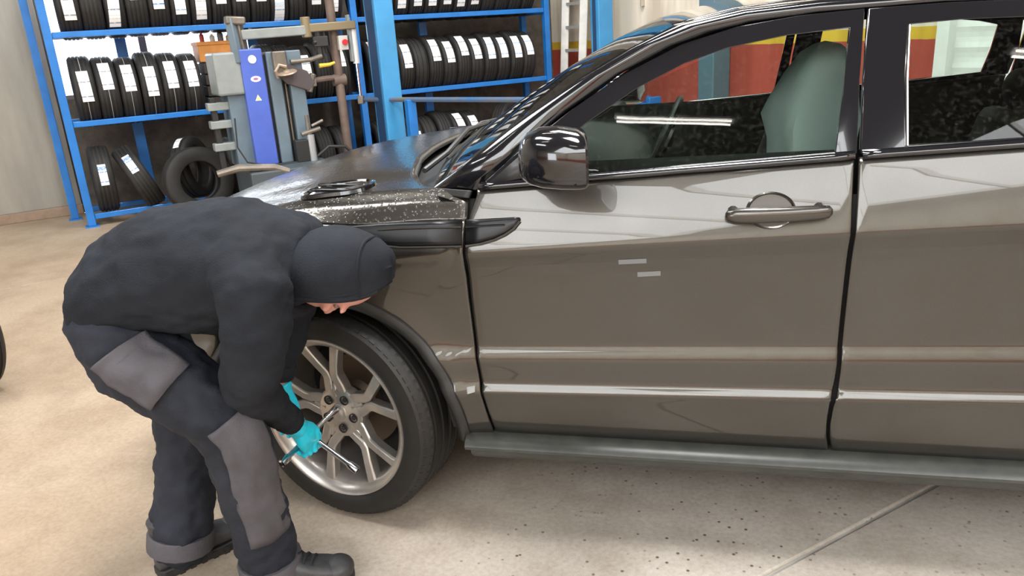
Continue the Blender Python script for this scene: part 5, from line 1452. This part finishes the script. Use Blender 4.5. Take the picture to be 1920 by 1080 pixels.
# ---- hood
def hood_shape():
    zc = .978
    def fn(u, v):
        s = v; x = .135+.262*s
        k = max(0.0, 1-min(1.0, max(0.0, (s-.40)/.60))**2.6)**(1/2.4); k = max(k, .03)
        w_ = (.096+.020*math.sin(PI*min(1, s*1.2)))*k
        hu = (.084+.014*math.sin(PI*min(1, s*1.1)))*k
        dr = .046-.012*max(0, s-.75)/.25*max(0, s-.75)/.25
        if u < .16: c_, z = 1.0-.10*(1-u/.16), zc-dr*(1-u/.16)
        elif u > .84: c_, z = -1.0+.10*(1-(1-u)/.16), zc-dr*(1-(1-u)/.16)
        else:
            a = PI*(u-.16)/.68; c_ = math.cos(a); z = zc+hu*abs(math.sin(a))**.85; c_ = math.copysign(abs(c_)**.8, c_)
        y = -.280-w_*c_+.035*(s-.5)
        return Vector((x+.012*(z-zc)/.1*s, y, z+.005*math.sin(9*u+6*v)))
    mb = MB(); mb.grid(fn, 40, 30)
    o = mb.obj('hood', M_HOOD, HOODIE, smooth=60, solid=.012)
    d = o.modifiers.new('folds', 'DISPLACE'); d.texture = tex('fold 0.060', .06); d.strength = .010; d.texture_coords = 'LOCAL'
    for u in (0.0, 1.0):
        MB().tube([fn(u, v) for v in np.linspace(.02, .93, 16)], .009, 8).obj('hood_hem', M_HOOD, o)
        MB().tube([fn(abs(u-.045), v)+Vector((0, -.004 if u == 0 else .004, 0)) for v in np.linspace(.02, .90, 16)], .0035, 6).obj('hem_seam', M_HOOD, o)
    MB().tube([fn(u, .80)*1.0+((fn(u, .80)-Vector((.30, -.28, .98))).normalized()*.006) for u in np.linspace(.02, .98, 24)], .004, 6).obj('crown_seam', M_HOOD, o)
    # bunched cloth round the neck
    mb = MB(); pts = [Vector((.145+.015*math.sin(3*a), -.283+.120*math.cos(a), .985+.108*math.sin(a))) for a in np.linspace(0, 2*PI, 25)]
    mb.tube(pts, [.022+.006*math.sin(5*a) for a in np.linspace(0, 2*PI, 25)], 10); mb.obj('collar', M_HOOD, HOODIE, smooth=60)
hood_shape()
# ---- boots
def boot(heel, ang, name='boot'):
    f = Vector((math.cos(ang), math.sin(ang), 0)); l_ = Vector((-f.y, f.x, 0)); h0 = Vector(heel)
    Pn = lambda l, s, z: h0+f*l+l_*s+Vector((0, 0, z))
    up = MB(); rings = []
    for l, w_, z1 in ((0.0, .022, .075), (.012, .034, .110), (.05, .040, .135), (.095, .042, .128), (.135, .045, .108), (.175, .050, .090), (.215, .051, .080), (.25, .046, .070), (.275, .034, .055), (.287, .016, .040)):
        rings.append([Pn(l, w_*math.copysign(abs(math.cos(a))**.7, math.cos(a)), .022+(z1-.022)*(.5+.5*math.copysign(abs(math.sin(a))**.8, math.sin(a)))) for a in np.linspace(0, 2*PI, 21)[:-1]])
    up.rings(rings)
    up.tube([Pn(.060, 0, .07), Pn(.052, 0, .13), Pn(.045, 0, .19)], [(.044, .052), (.044, .048), (.046, .050)], 18)
    o = up.obj(name, M_BOOT, MECH, smooth=60)
    so = MB(); out = [(0, .025), (.012, .036), (.05, .042), (.10, .041), (.14, .046), (.19, .055), (.24, .054), (.275, .042), (.293, .022)]
    poly = [(l-.004, -w_) for l, w_ in out]+[(l-.004, w_) for l, w_ in out[::-1]]
    Mm = Matrix((f, l_, Vector((0, 0, 1)))).transposed().to_4x4(); Mm.translation = h0
    so.prism(poly, .030, Mm); so.obj('sole', M_SOLE, o, smooth=30, bevel=.004)
    for k in range(8):                      # heel and toe lugs
        l = .02+.035*k
        for s in (-1, 1):
            w_ = float(np.interp(l, [a for a, b in out], [b for a, b in out]))
            MB().box(Pn(l, s*w_*.985, .012), (.016, .008, .024), Matrix.Rotation(ang, 3, 'Z')).obj('sole_lug', M_SOLE, o, smooth=0)
    for k in range(5):                      # laces
        l = .095+.020*k; z = float(np.interp(l, [.095, .135, .175], [.131, .111, .093]))
        MB().tube([Pn(l-.004, -.034, z-.020), Pn(l, -.018, z+.000), Pn(l+.006, .0, z+.006), Pn(l+.010, .018, z-.001), Pn(l+.014, .034, z-.022)], .0042, 6).obj('lace', M_LACE, o)
    MB().tube([Pn(.10, .012, .134), Pn(.085, .035, .140), Pn(.11, .045, .125), Pn(.125, .018, .118)], .0035, 6).obj('lace_bow', M_LACE, o)
    tp = MB(); tp.ell(Pn(.245, 0, .048), (.048, .051, .034), Matrix.Rotation(ang, 3, 'Z')); tp.obj('toe_cap', M_BOOT, o, smooth=60)
boot((-.105, -.362, 0), math.radians(22)); boot((-.452, -.335, 0), math.radians(58))
